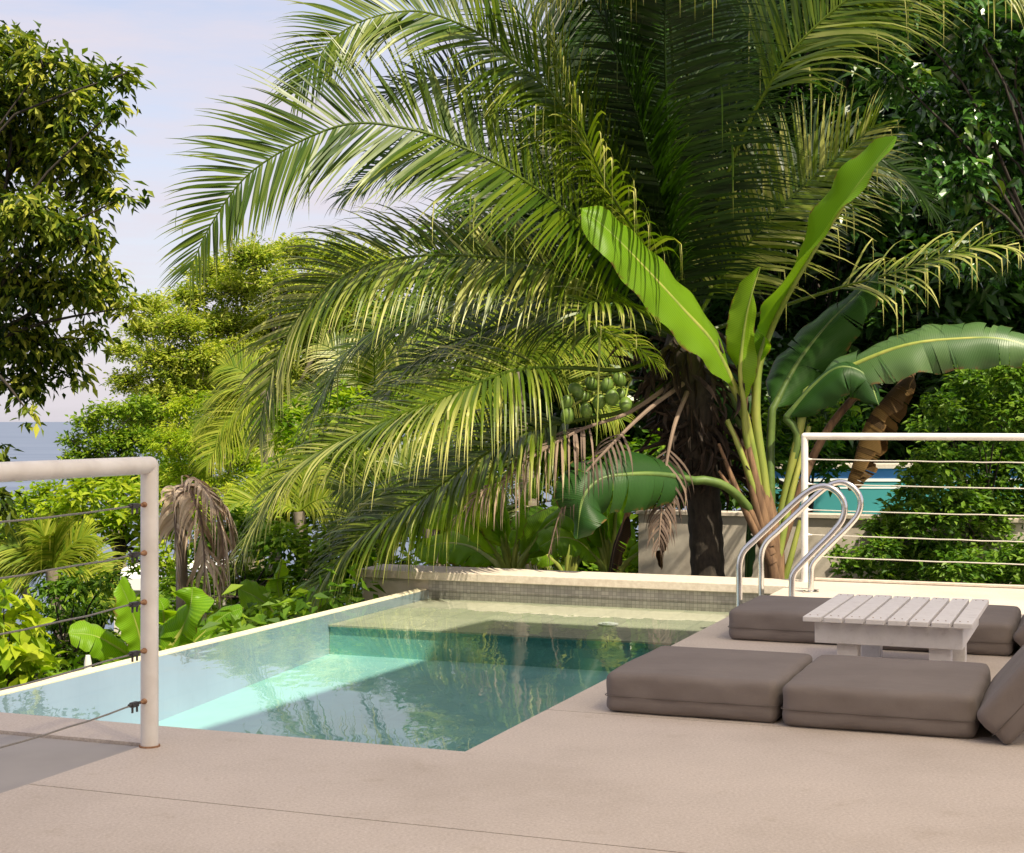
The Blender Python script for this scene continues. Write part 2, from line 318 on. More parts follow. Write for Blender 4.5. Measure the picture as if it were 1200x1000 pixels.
def build_pool():
    fz0, fz1, sz, sb = -.62, -.42, -.215, 4.35      # floor slopes up towards the shelf
    mb = MB()
    quad(mb, [W(PA, 0, fz0), W(.1, 0, fz0), W(.1, sb, fz1), W(PA, sb, fz1)], [(0, 0), (2.9, 0), (2.9, sb), (0, sb)])
    tag(mb.build('pool_floor', M['poolfloor']), kind='structure')
    mb = MB()
    quad(mb, [W(PA, -.1, -.7), W(PA, PB, -.7), W(PA, PB, WL), W(PA, -.1, WL)], [(0, 0), (PB, 0), (PB, .55), (0, .55)])
    tag(mb.build('pool_side', M['poolskytint']), kind='structure'); mb = MB()
    quad(mb, [W(.1, -.1, -.7), W(.1, -.1, -.1), W(.1, PB, -.1), W(.1, PB, -.7)], [(0, 0), (0, .6), (PB, .6), (PB, 0)])
    quad(mb, [W(PA, -.11, -.7), W(PA, -.11, -.1), W(.1, -.11, -.1), W(.1, -.11, -.7)], [(0, 0), (0, .6), (3, .6), (3, 0)])
    quad(mb, [W(PA + .003, sb, -.7), W(.097, sb, -.7), W(.097, sb, sz - .012), W(PA + .003, sb, sz - .012)], [(0, 0), (2.9, 0), (2.9, .5), (0, .5)])
    tag(mb.build('pool_walls', M['poolwall']), kind='structure')
    mb = MB(); mb.box((PA + .004, sb - .02, sz - .012), (.096, PB - .002, sz), W)
    for u in mb.uv: u[:] = [(q[0], q[1]) for q in [ab(x, y) for x, y, z in mb.v[0]]]
    tag(mb.build('pool_shelf', M['shelf']), kind='structure')
    mb = MB(); n = 2
    quad(mb, [W(PA - .012, -.1, WL), W(.09, -.1, WL), W(.09, PB - .001, WL), W(PA - .012, PB - .001, WL)], [(0, 0), (1, 0), (1, 1), (0, 1)])
    tag(mb.build('water', M['water']), kind='structure')
    # skimmer eye on the shelf and round drain on the floor
    for nm, lab, a, b, z, r in (('drain_cover', 'small dark round drain cover on the pool floor near the front corner', -.55, .75, -.578, .075), ('water_inlet', 'small pale round inlet cover on the underwater shelf of the pool', -1.05, 5.0, sz + .006, .07)):
        mb = MB(); c = W(a, b, z); mb.tube([c, c + [0, 0, .008]], r, 20); mb.tube([c + [0, 0, .008], c + [0, 0, .014]], r * .6, 20)
        tag(mb.build(nm, M['poolwall'] if nm[0] == 'd' else M['roofwhite']), lab, 'pool fitting')
    # infinity rim
    mb = MB(); mb.box((PA - .10, -.35, -1.3), (PA - .013, PB - .002, WL + .006), W)
    tag(mb.build('pool_rim', M['edge'], bevel=.006), kind='structure')
    # far wall
    t = thing('low_wall', 'low pale stone wall with mosaic band closing the far end of the pool', 'wall')
    mb = MB(); mb.box((-3.46, PB + .006, -1.4), (-.002, PB + .42, -.068), W); mb.build('wall_body', M['plaster'], t)
    mb = MB(); mb.box((-3.49, PB - .035, -.066), (-.003, PB + .45, 0.0), W); mb.build('coping', M['coping'], t, bevel=.006)
    mb = MB(); quad(mb, [W(PA, PB, -.7), W(.1, PB, -.7), W(.1, PB, -.067), W(PA, PB, -.067)], [(0, 0), (2.97, 0), (2.97, .633), (0, .633)])
    mb.build('mosaic_band', M['band'], t); root_at(t, W(-1.7, PB, -.7))
build_pool()

# ------------------------------------------------------------ fences
def hang(p, q, sag=.0, n=12, jit=0):
    t = np.linspace(0, 1, n)[:, None]; r = p + (q - p) * t; r[:, 2] -= sag * 4 * t[:, 0] * (1 - t[:, 0]); r[:, 2] += jit * rng.normal(size=n); return r
def post_fence(name, label, a, b, da, db, length, H, rad, zs, cmat, left):
    t = thing(name, label, 'railing', 'cable railings around the deck')
    d = np.array([da, db]); base = W(a, b, 0); end = W(a + da * length, b + db * length, 0)
    for q in (base, end):
        mb = MB(); mb.tube([q, q + [0, 0, H - rad]], rad, 28); mb.build('post', M['white'], t, smooth=True)
        mb = MB(); mb.tube([q + [0, 0, .0], q + [0, 0, .006]], rad * 1.18, 28); mb.build('foot_ring', M['rust'] if left else M['white'], t)
    up = np.array([0, 0, H - rad]); dv = nrm(end - base)
    mb = MB(); mb.tube([base + up - dv * rad * .0, end + up], rad, 28)
    c = base + up
    mb.tube(c + np.array([dv * -rad * math.sin(s) + Z * 0 for s in np.linspace(0, 1.3, 5)]), rad * np.cos(np.linspace(0, 1.3, 5)), 28); mb.build('top_rail', M['white'], t, smooth=True)
    for z in zs:
        mb = MB(); p = base + [0, 0, z] + dv * rad; q = end + [0, 0, z - (.0)]
        mb.tube(hang(p, q, .02 if left else .01, 24, .0015), 0.0034 if left else .0042, 8); cb = mb.build('cable', cmat, t, smooth=True)
        mb = MB(); mb.tube([p - dv * .004, p + dv * .010, p + dv * .012, p + dv * .03], [.0115, .009, .006, .005], 12)
        mb.build('anchor', M['rust'] if left else M['white'], t, smooth=True)
        if left:
            mb = MB(); e = p + dv * .06; sd = nrm(np.cross(dv, Z))
            fr = lambda x, y, zz: e + dv * x + sd * y + Z * zz
            mb.box((-.016, -.009, -.010), (.022, .009, .008), fr)
            for x in (-.014, .014): mb.tube([fr(x, 0, .006), fr(x, 0, -.030)], .0045, 8)
            mb.tube([fr(-.03, 0, 0), fr(.036, 0, 0)], .006, 8)
            mb.build('cable_clamp', M['clamp'], t, bevel=.002)
    root_at(t, base)
post_fence('cable_railing', 'white tubular railing with dark cables and rusty anchors at the left pool corner', -1.117, -.34, 0, -1, 2.6, 1.068, .0325, [.892, .715, .535, .357, .172], M['cable'], True)
post_fence('cable_railing', 'white metal railing with pale cables at the far deck edge before the hedge', .06, 6.33, 1, 0, 3.6, 1.109, .026, [.912, .728, .535, .35, .19], M['palecable'], False)

# ------------------------------------------------------------ ladder rails
def ladder():
    t = thing('pool_ladder', 'pair of polished steel pool handrails arching over the far right pool edge', 'pool ladder')
    for k, b in ((0, 4.93), (1, 5.62)):
        pts = [(-.115, -.62), (-.115, -.3), (-.115, .10), (-.115, .24), (-.085, .335), (.00, .42), (.14, .555), (.27, .68), (.37, .755), (.455, .772), (.53, .735), (.575, .66), (.565, .565), (.50, .475), (.40, .37), (.30, .265), (.245, .195), (.235, .12), (.235, .0)]
        mb = MB(); mb.tube(spline([W(a, b, z) for a, z in pts], 110), .021, 20); mb.build('handrail', M['steel'], t, smooth=True)
        mb = MB(); c = W(.235, b, 0); mb.tube([c, c + [0, 0, .010], c + [0, 0, .014]], [.055, .055, .04], 24); mb.build('foot_plate', M['steel'], t, smooth=False)
    for z in (-.30, -.50):
        mb = MB(); mb.box((-.17, 4.955, z), (-.10, 5.595, z + .03), W); mb.build('step', M['steel'], t, bevel=.006)
    root_at(t, W(0, 5.3, -.6))
ladder()

# ------------------------------------------------------------ cushions and table
def cushion_mesh(la, lb, th, seed):
    # a boxy cushion, rounded edges, slightly puffed, with a welt seam
    r = np.random.default_rng(seed); mb = MB(); n = 26; rad = .029
    ph = r.uniform(0, 6, 8)
    def pt(u, v, wz):                     # u,v,wz in -1..1 on the surface of a box
        x, y, z = u * la / 2, v * lb / 2, wz * th / 2
        c = np.array([np.clip(x, -la / 2 + rad, la / 2 - rad), np.clip(y, -lb / 2 + rad, lb / 2 - rad), np.clip(z, -th / 2 + rad, th / 2 - rad)])
        d = np.array([x, y, z]) - c; l = np.linalg.norm(d); q = c + (d / l * rad if l > 1e-6 else 0)
        puff = (1 - u * u) * (1 - v * v); side = (1 - wz * wz)
        q[2] += wz * .005 * puff * (1 if wz > 0 else 0) + wz * .002 * math.sin(u * 5 + ph[0]) * math.sin(v * 4 + ph[1])
        cr = abs(u) ** 8 * abs(v) ** 8
        q[0] += u * (.004 * side * (1 - v * v)) - u * .006 * cr; q[1] += v * (.005 * side * (1 - u * u)) - v * .006 * cr
        if abs(u) > .98 or abs(v) > .98:
            s = math.exp(-((wz + .25) / .045) ** 2) * .005; q[0] -= s * np.sign(u) * (abs(u) > .98); q[1] -= s * np.sign(v) * (abs(v) > .98)
            wr = .0022 * math.sin(10 * (u if abs(v) > .98 else v) + ph[2]) * math.sin(5 * wz + ph[3]); q[1 if abs(v) > .98 else 0] += wr
        return q
    g = np.sin(np.linspace(-1, 1, n) * math.pi / 2) * .45 + np.linspace(-1, 1, n) * .55
    gz = np.linspace(-1, 1, 18); uv0 = []
    faces = []; verts = []
    def grid(A, B, fn):
        o = len(verts)
        for x in A:
            for y in B: verts.append(fn(x, y))
        nb = len(B)
        for i in range(len(A) - 1):
            for j in range(nb - 1): faces.append([o + i * nb + j, o + (i + 1) * nb + j, o + (i + 1) * nb + j + 1, o + i * nb + j + 1])
    grid(g, g, lambda x, y: pt(x, y, 1)); grid(g, g[::-1], lambda x, y: pt(x, y, -1))
    grid(g, gz, lambda x, y: pt(x, -1, y)); grid(g[::-1], gz, lambda x, y: pt(x, 1, y))
    grid(g[::-1], gz, lambda x, y: pt(-1, x, y)); grid(g, gz, lambda x, y: pt(1, x, y))
    mb.add(verts, faces); return mb
def merge(o, d=.0005):
    import bmesh
    bm = bmesh.new(); bm.from_mesh(o.data); bmesh.ops.remove_doubles(bm, verts=bm.verts, dist=d); bmesh.ops.recalc_face_normals(bm, faces=bm.faces); bm.to_mesh(o.data); bm.free()
def cushion(label, a0, a1, b0, b1, seed, tilt=0, rot=0):
    th = .165; la, lb = a1 - a0, b1 - b0
    o = cushion_mesh(la, lb, th, seed).build('seat_cushion' if not tilt else 'backrest_cushion', M['cloth'], smooth=True); merge(o)
    rs = np.random.default_rng(seed + 9)
    for zz, r_ in ((-.014, .0017),):
        loop = []; rad = .029; off = .0300; cx, cy = la / 2 - rad, lb / 2 - rad
        for (sx, sy, a_0) in ((1, 1, 0), (-1, 1, 90), (-1, -1, 180), (1, -1, 270)):
            for k in range(6):
                an = math.radians(a_0 + k * 18); loop.append([sx * cx + off * math.cos(an), sy * cy + off * math.sin(an), zz])
            nx = {(1, 1): (-1, 1), (-1, 1): (-1, -1), (-1, -1): (1, -1), (1, -1): (1, 1)}[(sx, sy)]; an = math.radians(a_0 + 90)
            for k in range(1, 14):
                f = k / 14; p = [(sx + (nx[0] - sx) * f) * cx, (sy + (nx[1] - sy) * f) * cy]; bul = .0045 * (1 - (2 * f - 1) ** 2) * (abs(zz) < .05)
                loop.append([p[0] + (off + bul) * math.cos(an), p[1] + (off + bul) * math.sin(an), zz + rs.normal() * .0006])
        loop.append(loop[0]); mb = MB(); mb.tube(loop, r_, 6, cap=False); mb.build('seam', M['seam'], o, smooth=True)
    ang = math.atan2(DA[1], DA[0])
    if tilt:
        # rests on its lower long edge, leaning back to the right
        from mathutils import Matrix
        # lower left corner of top face on the floor side: rotate about b axis
        R = Matrix.Rotation(ang, 4, 'Z') @ Matrix.Rotation(-tilt, 4, 'Y')
        low = min((R @ Vector((x, 0, z))).z for x in (-la / 2, la / 2) for z in (-th / 2, th / 2))
        left = min(x * math.cos(tilt) - z * math.sin(tilt) for x in (-la / 2, la / 2) for z in (-th / 2, th / 2))
        c = W(a0 - left, (b0 + b1) / 2, -low - .012)
        o.matrix_world = Matrix.Translation(Vector(c)) @ R
    else:
        o.location = W((a0 + a1) / 2, (b0 + b1) / 2, th / 2 + .001); o.rotation_euler = (0, 0, ang + rot)
    tag(o, label, 'cushion', 'taupe lounge cushions on the deck'); return o
cushion('flat taupe cushion at the front left, nearest the pool corner', .237, .955, .90, 1.73, 1)
cushion('flat taupe cushion in front of the white table, second of the front row', .972, 1.71, .865, 1.73, 2, rot=.006)
cushion('taupe cushion tilted up as a backrest at the front right', 1.70, 2.42, .80, 1.66, 3, tilt=math.radians(49))
cushion('flat taupe cushion behind the white table beside the ladder', .227, .96, 3.13, 3.92, 4)
cushion('flat taupe cushion behind the right end of the white table', .975, 1.72, 3.05, 3.90, 5)
cushion('taupe cushion tilted up as a backrest at the right end of the back row', 1.71, 2.42, 3.0, 3.85, 6, tilt=math.radians(49))
def support(label, b0, b1):
    t = thing('backrest_stand', label, 'backrest stand', 'white stands behind the tilted cushions')
    for b in (b0, b1):
        mb = MB()
        mb.box((1.97, b, 0), (2.62, b + .03, .045), W); mb.build('rail', M['slat'], t, bevel=.003)
        q0 = np.array([2.03, .045]); q1 = np.array([2.50, .585]); wv = np.array([.026, -.022])
        mb = MB(); v = [W(q[0], bb, q[1]) for bb in (b + .031, b + .058) for q in (q0, q1, q1 + wv, q0 + wv)]
        mb.add(v, [[0, 1, 2, 3], [7, 6, 5, 4], [0, 4, 5, 1], [1, 5, 6, 2], [2, 6, 7, 3], [3, 7, 4, 0]]); mb.build('strut', M['slat'], t)
        mb = MB(); mb.box((2.5, b, .046), (2.54, b + .03, .56), W); mb.build('leg', M['slat'], t, bevel=.003)
    root_at(t, W(2.3, (b0 + b1) / 2, 0))
support('white wooden stand propping the tilted cushion at the front right', .86, 1.56)
support('white wooden stand propping the tilted cushion at the end of the back row', 3.06, 3.75)
def table():
    t = thing('slatted_table', 'low white slatted wooden table between the two rows of cushions', 'table')
    a0, a1, b0, b1, T = .86, 1.62, 1.90, 2.90, .305
    n = 8; p = (a1 - a0) / n
    for i in range(n):
        mb = MB(); e = rng.uniform(-.006, .006)
        mb.box((a0 + i * p + .009, b0 + e, T - .024), (a0 + (i + 1) * p - .005, b1 + e, T + rng.uniform(-.001, .001)), W); mb.build('slat', M['slat'], t, bevel=.003)
    z0, z1 = T - .024 - .100, T - .0255
    for i in range(n):
        for bb in (b0 + .064, b1 - .066):
            for da in (.028, .062):
                mb = MB(); c = W(a0 + i * p + da + .004, bb, T + .0005); mb.tube([c, c + [0, 0, .0015]], .0035, 8); mb.build('screw', M['rust'], t)
    for bb in (b0 + .05, b1 - .08):
        mb = MB(); mb.box((a0 + .055, bb, z0), (a1 - .05, bb + .028, z1), W); mb.build('apron', M['slat'], t, bevel=.002)
    for aa in (a0 + .055, a1 - .078):
        mb = MB(); mb.box((aa, b0 + .079, z0 + .001), (aa + .028, b1 - .081, z1 - .001), W); mb.build('side_apron', M['slat'], t, bevel=.002)
    for aa in (a0 + .15, a1 - .20):
        for bb in (b0 + .082, b1 - .175):
            mb = MB(); mb.box((aa, bb, 0.001), (aa + .095, bb + .09, z0 + .06), W); mb.build('leg', M['slat'], t, bevel=.003)
    root_at(t, W(1.25, 2.35, 0))
table()

# ------------------------------------------------------------ the house behind the viewer and an unseen fabric sheet added to shade the deck
def house():
    t = thing('house', 'pale rendered house behind the viewer', 'house')
    mb = MB(); mb.box((-2.5, -13, -1.2), (12, -7.3, 7.5), W); mb.build('wall', M['housewall'], t)
    root_at(t, W(4, -10, -1))
    t = thing('diffuser', 'unseen cream fabric awning on slim posts stretched over the deck', 'diffuser')  # outside the view, put in for soft shade over the deck
    m, nt, b, L = mat('diffuser_fabric'); nt.nodes.remove(b)
    tr = N(nt, 'ShaderNodeBsdfTranslucent'); tr.inputs[0].default_value = (.97, .89, .78, 1); tp = N(nt, 'ShaderNodeBsdfTransparent'); tp.inputs[0].default_value = (1, .95, .88, 1)
    ms = N(nt, 'ShaderNodeMixShader'); ms.inputs[0].default_value = .06
    L(tr.outputs[0], ms.inputs[1]); L(tp.outputs[0], ms.inputs[2]); L(ms.outputs[0], nt.nodes['Material Output'].inputs[0])
    mb = MB(); n = 20; v = []
    for i in range(n + 1):
        for j in range(n + 1):
            x, y = i / n, j / n; e0 = 1.0 + 1.5 * y; v.append(W(e0 + (12.5 - e0) * x, -7.28 + (HB + 7.28) * y, 7.3 - .5 * math.sin(math.pi * x) * math.sin(math.pi * y)))
    i, j = np.meshgrid(np.arange(n), np.arange(n), indexing='ij'); k = (i * (n + 1) + j).ravel()
    mb.add(v, np.stack([k, k + 1, k + n + 2, k + n + 1], 1)); mb.build('fabric', m, t, smooth=True)
    for a_ in (1.1, 12.3):
        for b_ in (-7.1, HB - .1):
            if a_ < 3 and b_ > 0: mb = MB(); mb.tube([W(1.05, -7.28, 7.33), W(2.52, HB, 7.33)], .04, 10); mb.build('boom', M['white'], t, smooth=True); continue
            mb = MB(); mb.tube([W(a_, b_, 0), W(a_, b_, 7.4)], .05, 12); mb.build('post', M['white'], t, smooth=True)
    root_at(t, W(4, -3, 0))
HB = 2.4
house()

# ------------------------------------------------------------ foliage tools
LEAF4 = (np.array([[0, 0, 0], [-.5, .45, .10], [0, 1, -.06], [.5, .45, .10]]), np.array([[0, 1, 2], [0, 2, 3]]))
LEAF8 = (np.array([[0, 0, 0], [-.42, .28, .10], [0, .30, 0], [.42, .28, .10], [-.36, .66, .04], [0, .68, -.06], [.36, .66, .04], [0, 1, -.2]]),
         np.array([[0, 2, 1], [0, 3, 2]]), np.array([[1, 2, 5, 4], [2, 3, 6, 5]]), np.array([[4, 5, 7], [5, 6, 7]]))
def put_leaves(mb, pos, d, n, length, wid, tone, tmpl=LEAF4):
    d = nrm(d); s = nrm(np.cross(d, n)); n = np.cross(s, d); N_ = len(pos); T = tmpl[0]; k = len(T)
    length = np.broadcast_to(length, (N_,)); wid = np.broadcast_to(wid, (N_,))
    v = pos[:, None] + T[None, :, 0, None] * (wid[:, None, None] * s[:, None]) + T[None, :, 1, None] * (length[:, None, None] * d[:, None]) + T[None, :, 2, None] * (length[:, None, None] * n[:, None])
    tn = np.repeat(tone, k)
    base = mb.n; off = np.arange(N_)[:, None, None] * k; first = True
    for f in tmpl[1:]:
        ff = (f[None] + off).reshape(-1, f.shape[1])
        if first: mb.add(v.reshape(-1, 3), ff, tn); first = False
        else: mb.f.append(ff + base)
def rosettes(mb, cen, outw, per, length, aspect, droop, r, tone=(.2, .8), tmpl=LEAF4, spread=.25):
    n = len(cen); c = np.repeat(cen, per, 0); o = np.repeat(outw, per, 0)
    d = r.normal(size=c.shape) + o * .9; d[:, 2] = d[:, 2] * .5 - droop; d = nrm(d)
    nn = nrm(r.normal(size=c.shape) * .45 + o * .35 + Z * 1.0)
    L_ = length * r.uniform(.65, 1.2, len(c)); tn = np.repeat(r.uniform(tone[0], tone[1], n), per) + r.normal(size=len(c)) * .10
    pos = c + r.normal(size=c.shape) * length * spread
    put_leaves(mb, pos, d, nn, L_, L_ * aspect, tn, tmpl)
def clump_points(cs, r, nsub, flat=.7, shell=.55):
    # cs: (centre, radius) -> twig ends spread over each clump, denser towards its outside
    out = []; ow = []; src = []
    for c, R in cs:
        k = max(3, int(nsub * R * R * 2.3)); d = nrm(r.normal(size=(k, 3))); d[:, 2] = np.abs(d[:, 2]) * r.choice([1, 1, 1, -1], k)
        rr = R * (shell + (1 - shell) * r.random(k)) * (1 + .18 * r.normal(size=k)); q = c + d * rr[:, None] * [1, 1, flat]
        out.append(q); ow.append(d); src.append(np.repeat([c], k, 0))
    return np.concatenate(out), np.concatenate(ow), np.concatenate(src)
def tree(name, label, cat, base, fork, clumps, leafm, bark, leaf, nsub, per, aspect=.45, droop=.3, seed=1, group=None, trunk_r=.12, flat=.7, tone=(.15, .85), tmpl=LEAF4, twigs=True, shell=.55, spread=.25, br=.26):
    r = np.random.default_rng(seed); t = thing(name, label, cat, group)
    cs = [(P(px, py, Y), pr * Y / F) for px, py, Y, pr in clumps]
    base = np.asarray(base, float); fork = np.asarray(fork, float)
    mb = MB(); mid = (base + fork) / 2 + r.normal(size=3) * .05 * np.linalg.norm(fork - base) * [1, 1, 0]
    mb.tube(spline([base, mid, fork], 10), np.linspace(trunk_r, trunk_r * .7, 10), 10); mb.build('trunk', bark, t, smooth=True)
    mb = MB()
    for c, R in cs:
        m = (fork + c) / 2 + Z * .12 * np.linalg.norm(c - fork) + r.normal(size=3) * .06 * np.linalg.norm(c - fork)
        mb.tube(spline([fork, m, c], 8), np.linspace(trunk_r * br, trunk_r * .05, 8), 6)
    pts, ow, src = clump_points(cs, r, nsub, flat, shell)
    if twigs:
        sel = r.random(len(pts)) < .2
        for p, s in zip(pts[sel], src[sel]):
            mb.tube([s, (s + p) / 2 + r.normal(size=3) * .03, p], np.array([.06, .045, .02]) * trunk_r, 4, cap=False)
    mb.build('branches', bark, t, smooth=True)
    mb = MB(); rosettes(mb, pts, ow, per, leaf, aspect, droop, r, tone, tmpl, spread); mb.build('crown', leafm, t)
    root_at(t, base); return t

# ------------------------------------------------------------ palm fronds
def frond(pts, L, n, matl, parent, droop=.9, roll=0, tone=(.3, .6), kink=.1, seed=0, side_bias=(1, 1), wid=.032, rad=.022, start=.12, fwk=1.0, name='frond', up0=.14, dead=False, world=False, tonetip=.25):
    r = np.random.default_rng(seed + 100); q = spline([np.asarray(p, float) if world else P(*p) for p in pts], 60); mb = MB()
    T = nrm(np.gradient(q, axis=0))
    mb.tube(q, np.linspace(rad, rad * .18, 60), 7, tone=(.30 if matl is M['palmshade'] else .5) if not dead else .4)
    ns = int(n)
    for sgn, sb in ((-1, side_bias[0]), (1, side_bias[1])):
        t = np.linspace(start, .995, ns) + r.normal(size=ns) * .002; t = np.clip(t, 0, .999); x = t * 59; i = x.astype(int); fr = (x - i)[:, None]
        p = q[i] * (1 - fr) + q[np.minimum(i + 1, 59)] * fr; tt = T[i]
        S = np.cross(tt, Z); S = nrm(S); Nn = np.cross(S, tt)
        ca, sa = math.cos(roll), math.sin(roll); S, Nn = S * ca + Nn * sa, Nn * ca - S * sa
        prof = np.interp(t, [0, .12, .3, .55, .8, 1], [.35, .55, .95, 1, .72, .32]) * L * sb
        ln = prof * r.uniform(.82, 1.1, ns); fw = np.interp(t, [0, .5, .9, 1], [.45, .75, 1.2, 2.2]) * fwk + r.normal(size=ns) * .05
        d = nrm(S * sgn + tt * fw[:, None] + Nn * (up0 + .12 * r.normal(size=ns))[:, None])
        dr = droop * r.uniform(.7, 1.3, ns); kk = r.random(ns) < kink; kt = r.uniform(.35, .7, ns)
        seg = 7; hw = wid * .5 * np.interp(t, [0, .3, .9, 1], [.8, 1, .8, .5]) * r.uniform(.8, 1.15, ns)
        prof_w = [.45, .95, 1, .92, .75, .52, .28, .04]
        gap = r.random(ns) < .03; hw = np.where(gap, 0.0005, hw)
        vs = []; tn0 = r.uniform(tone[0], tone[1], ns) ; tns = []
        pos = p.copy(); dd = d.copy(); wtw = r.normal(size=ns) * .25
        for k in range(seg + 1):
            nn = nrm(Nn + wtw[:, None] * S); wv = nrm(np.cross(dd, nn)); wv = wv - dd * (wv * dd).sum(1, keepdims=True)
            h = hw * prof_w[k]; vs.append(pos - wv * h[:, None]); vs.append(pos + wv * h[:, None])
            tipy = tonetip * (k / seg) ** 3; tk = tn0 + tipy + np.where(kk & (k / seg > kt), .32, 0); tns += [tk, tk]
            g = dr[:, None] * ((k + .8) / seg) ** 2.2 * .74
            dd2 = nrm(dd + np.array([0, 0, -1.0]) * g); dd2 = np.where((kk & (k / seg > kt))[:, None], nrm(np.array([0, 0, -1.0]) + .12 * dd), dd2); dd = dd2
            pos = pos + dd * (ln / seg)[:, None]
        V = np.stack(vs, 1); Tn = np.stack(tns, 1); K = 2 * (seg + 1); off = np.arange(ns)[:, None] * K
        f = np.concatenate([np.stack([off[:, 0] + 2 * k, off[:, 0] + 2 * k + 1, off[:, 0] + 2 * k + 3, off[:, 0] + 2 * k + 2], 1) for k in range(seg)])
        mb.add(V.reshape(-1, 3), f, Tn.ravel())
    o = mb.build(name, matl, parent); return o

# ------------------------------------------------------------ banana leaves
def bleaf(pts, width, matl, parent, fold=.35, roll=0, tears=0, tone=.5, seed=0, droop=.25, petiole=None, name='leaf', wavy=.055, world=False, prof=None, tip=None):
    r = np.random.default_rng(seed + 50); nu = 90; nv = 6
    q = spline([np.asarray(p, float) if world else P(*p) for p in pts], nu); T = nrm(np.gradient(q, axis=0)); mb = MB()
    S = nrm(np.cross(T, Z + 1e-3)); Nn = np.cross(S, T); ca, sa = math.cos(roll), math.sin(roll); S, Nn = S * ca + Nn * sa, Nn * ca - S * sa
    u = np.linspace(0, 1, nu); wd = np.interp(u, [0, .04, .12, .3, .6, .82, .94, 1], prof or [.0, .35, .75, 1, 1, .8, .45, .03]) * width / 2
    length = np.linalg.norm(np.diff(q, axis=0), axis=1).sum()
    for sgn in (-1, 1):
        cuts = [0, nu - 1]
        if tears: cuts = sorted(set([0, nu - 1] + list(r.choice(np.arange(4, nu - 5), tears, replace=False))))
        for c0, c1 in zip(cuts[:-1], cuts[1:]):
            idx = np.arange(c0, c1 + 1); dz = r.uniform(-.1, .22) if tears else 0; sh = r.uniform(0, .25) if tears else 0
            rows = []; uvs = []
            for j in range(nv + 1):
                v = j / nv; a = fold - droop * 2.2 * v - dz * v
                off = (S[idx] * sgn * math.cos(a) + Nn[idx] * math.sin(a)) * (wd[idx] * v)[:, None]
                rip = (wavy * width * np.sin(u[idx] * 34 + sgn * 1.3 + seed) * v ** 2)[:, None] * Nn[idx] * .5
                inn = np.zeros((len(idx), 3))
                if tears and len(idx) > 2:
                    cc = (idx - idx.mean()) / max(1, len(idx) - 1); inn = -T[idx] * (cc * sh * v ** 1.5 * .06 * length * len(idx) / 12)[:, None]
                rows.append(q[idx] + off + rip + inn + T[idx] * (wd[idx] * v * .22)[:, None]); uvs.append(np.stack([u[idx] * length, np.full(len(idx), v)], 1))
            V = np.stack(rows, 1).reshape(-1, 3); U = np.stack(uvs, 1).reshape(-1, 2); k = nv + 1; m = len(idx)
            i, j = np.meshgrid(np.arange(m - 1), np.arange(nv), indexing='ij'); b0 = (i * k + j).ravel()
            f = np.stack([b0, b0 + 1, b0 + k + 1, b0 + k], 1); f = f if sgn > 0 else f[:, ::-1]
            mb.add(V, f, tone + r.normal() * (.12 if tears else .03), U)
    o = mb.build(name, matl, parent, smooth=True)
    mb = MB(); qq = q - Nn * .008
    if petiole is not None:
        pp = spline([np.asarray(p, float) if world else P(*p) for p in petiole], 16); qq = np.vstack([pp[:-1], qq])
    n = len(qq); rr = np.interp(np.linspace(0, 1, n), [0, .3, 1], [.034, .020, .003]) * (width / .35) ** .5
    mb.tube(qq, rr, 8); mb.build('midrib', M['drystem'] if matl is M['bananadead'] else M['deepstem'] if matl is M['bananadark'] else M['stem'], o, smooth=True); return o

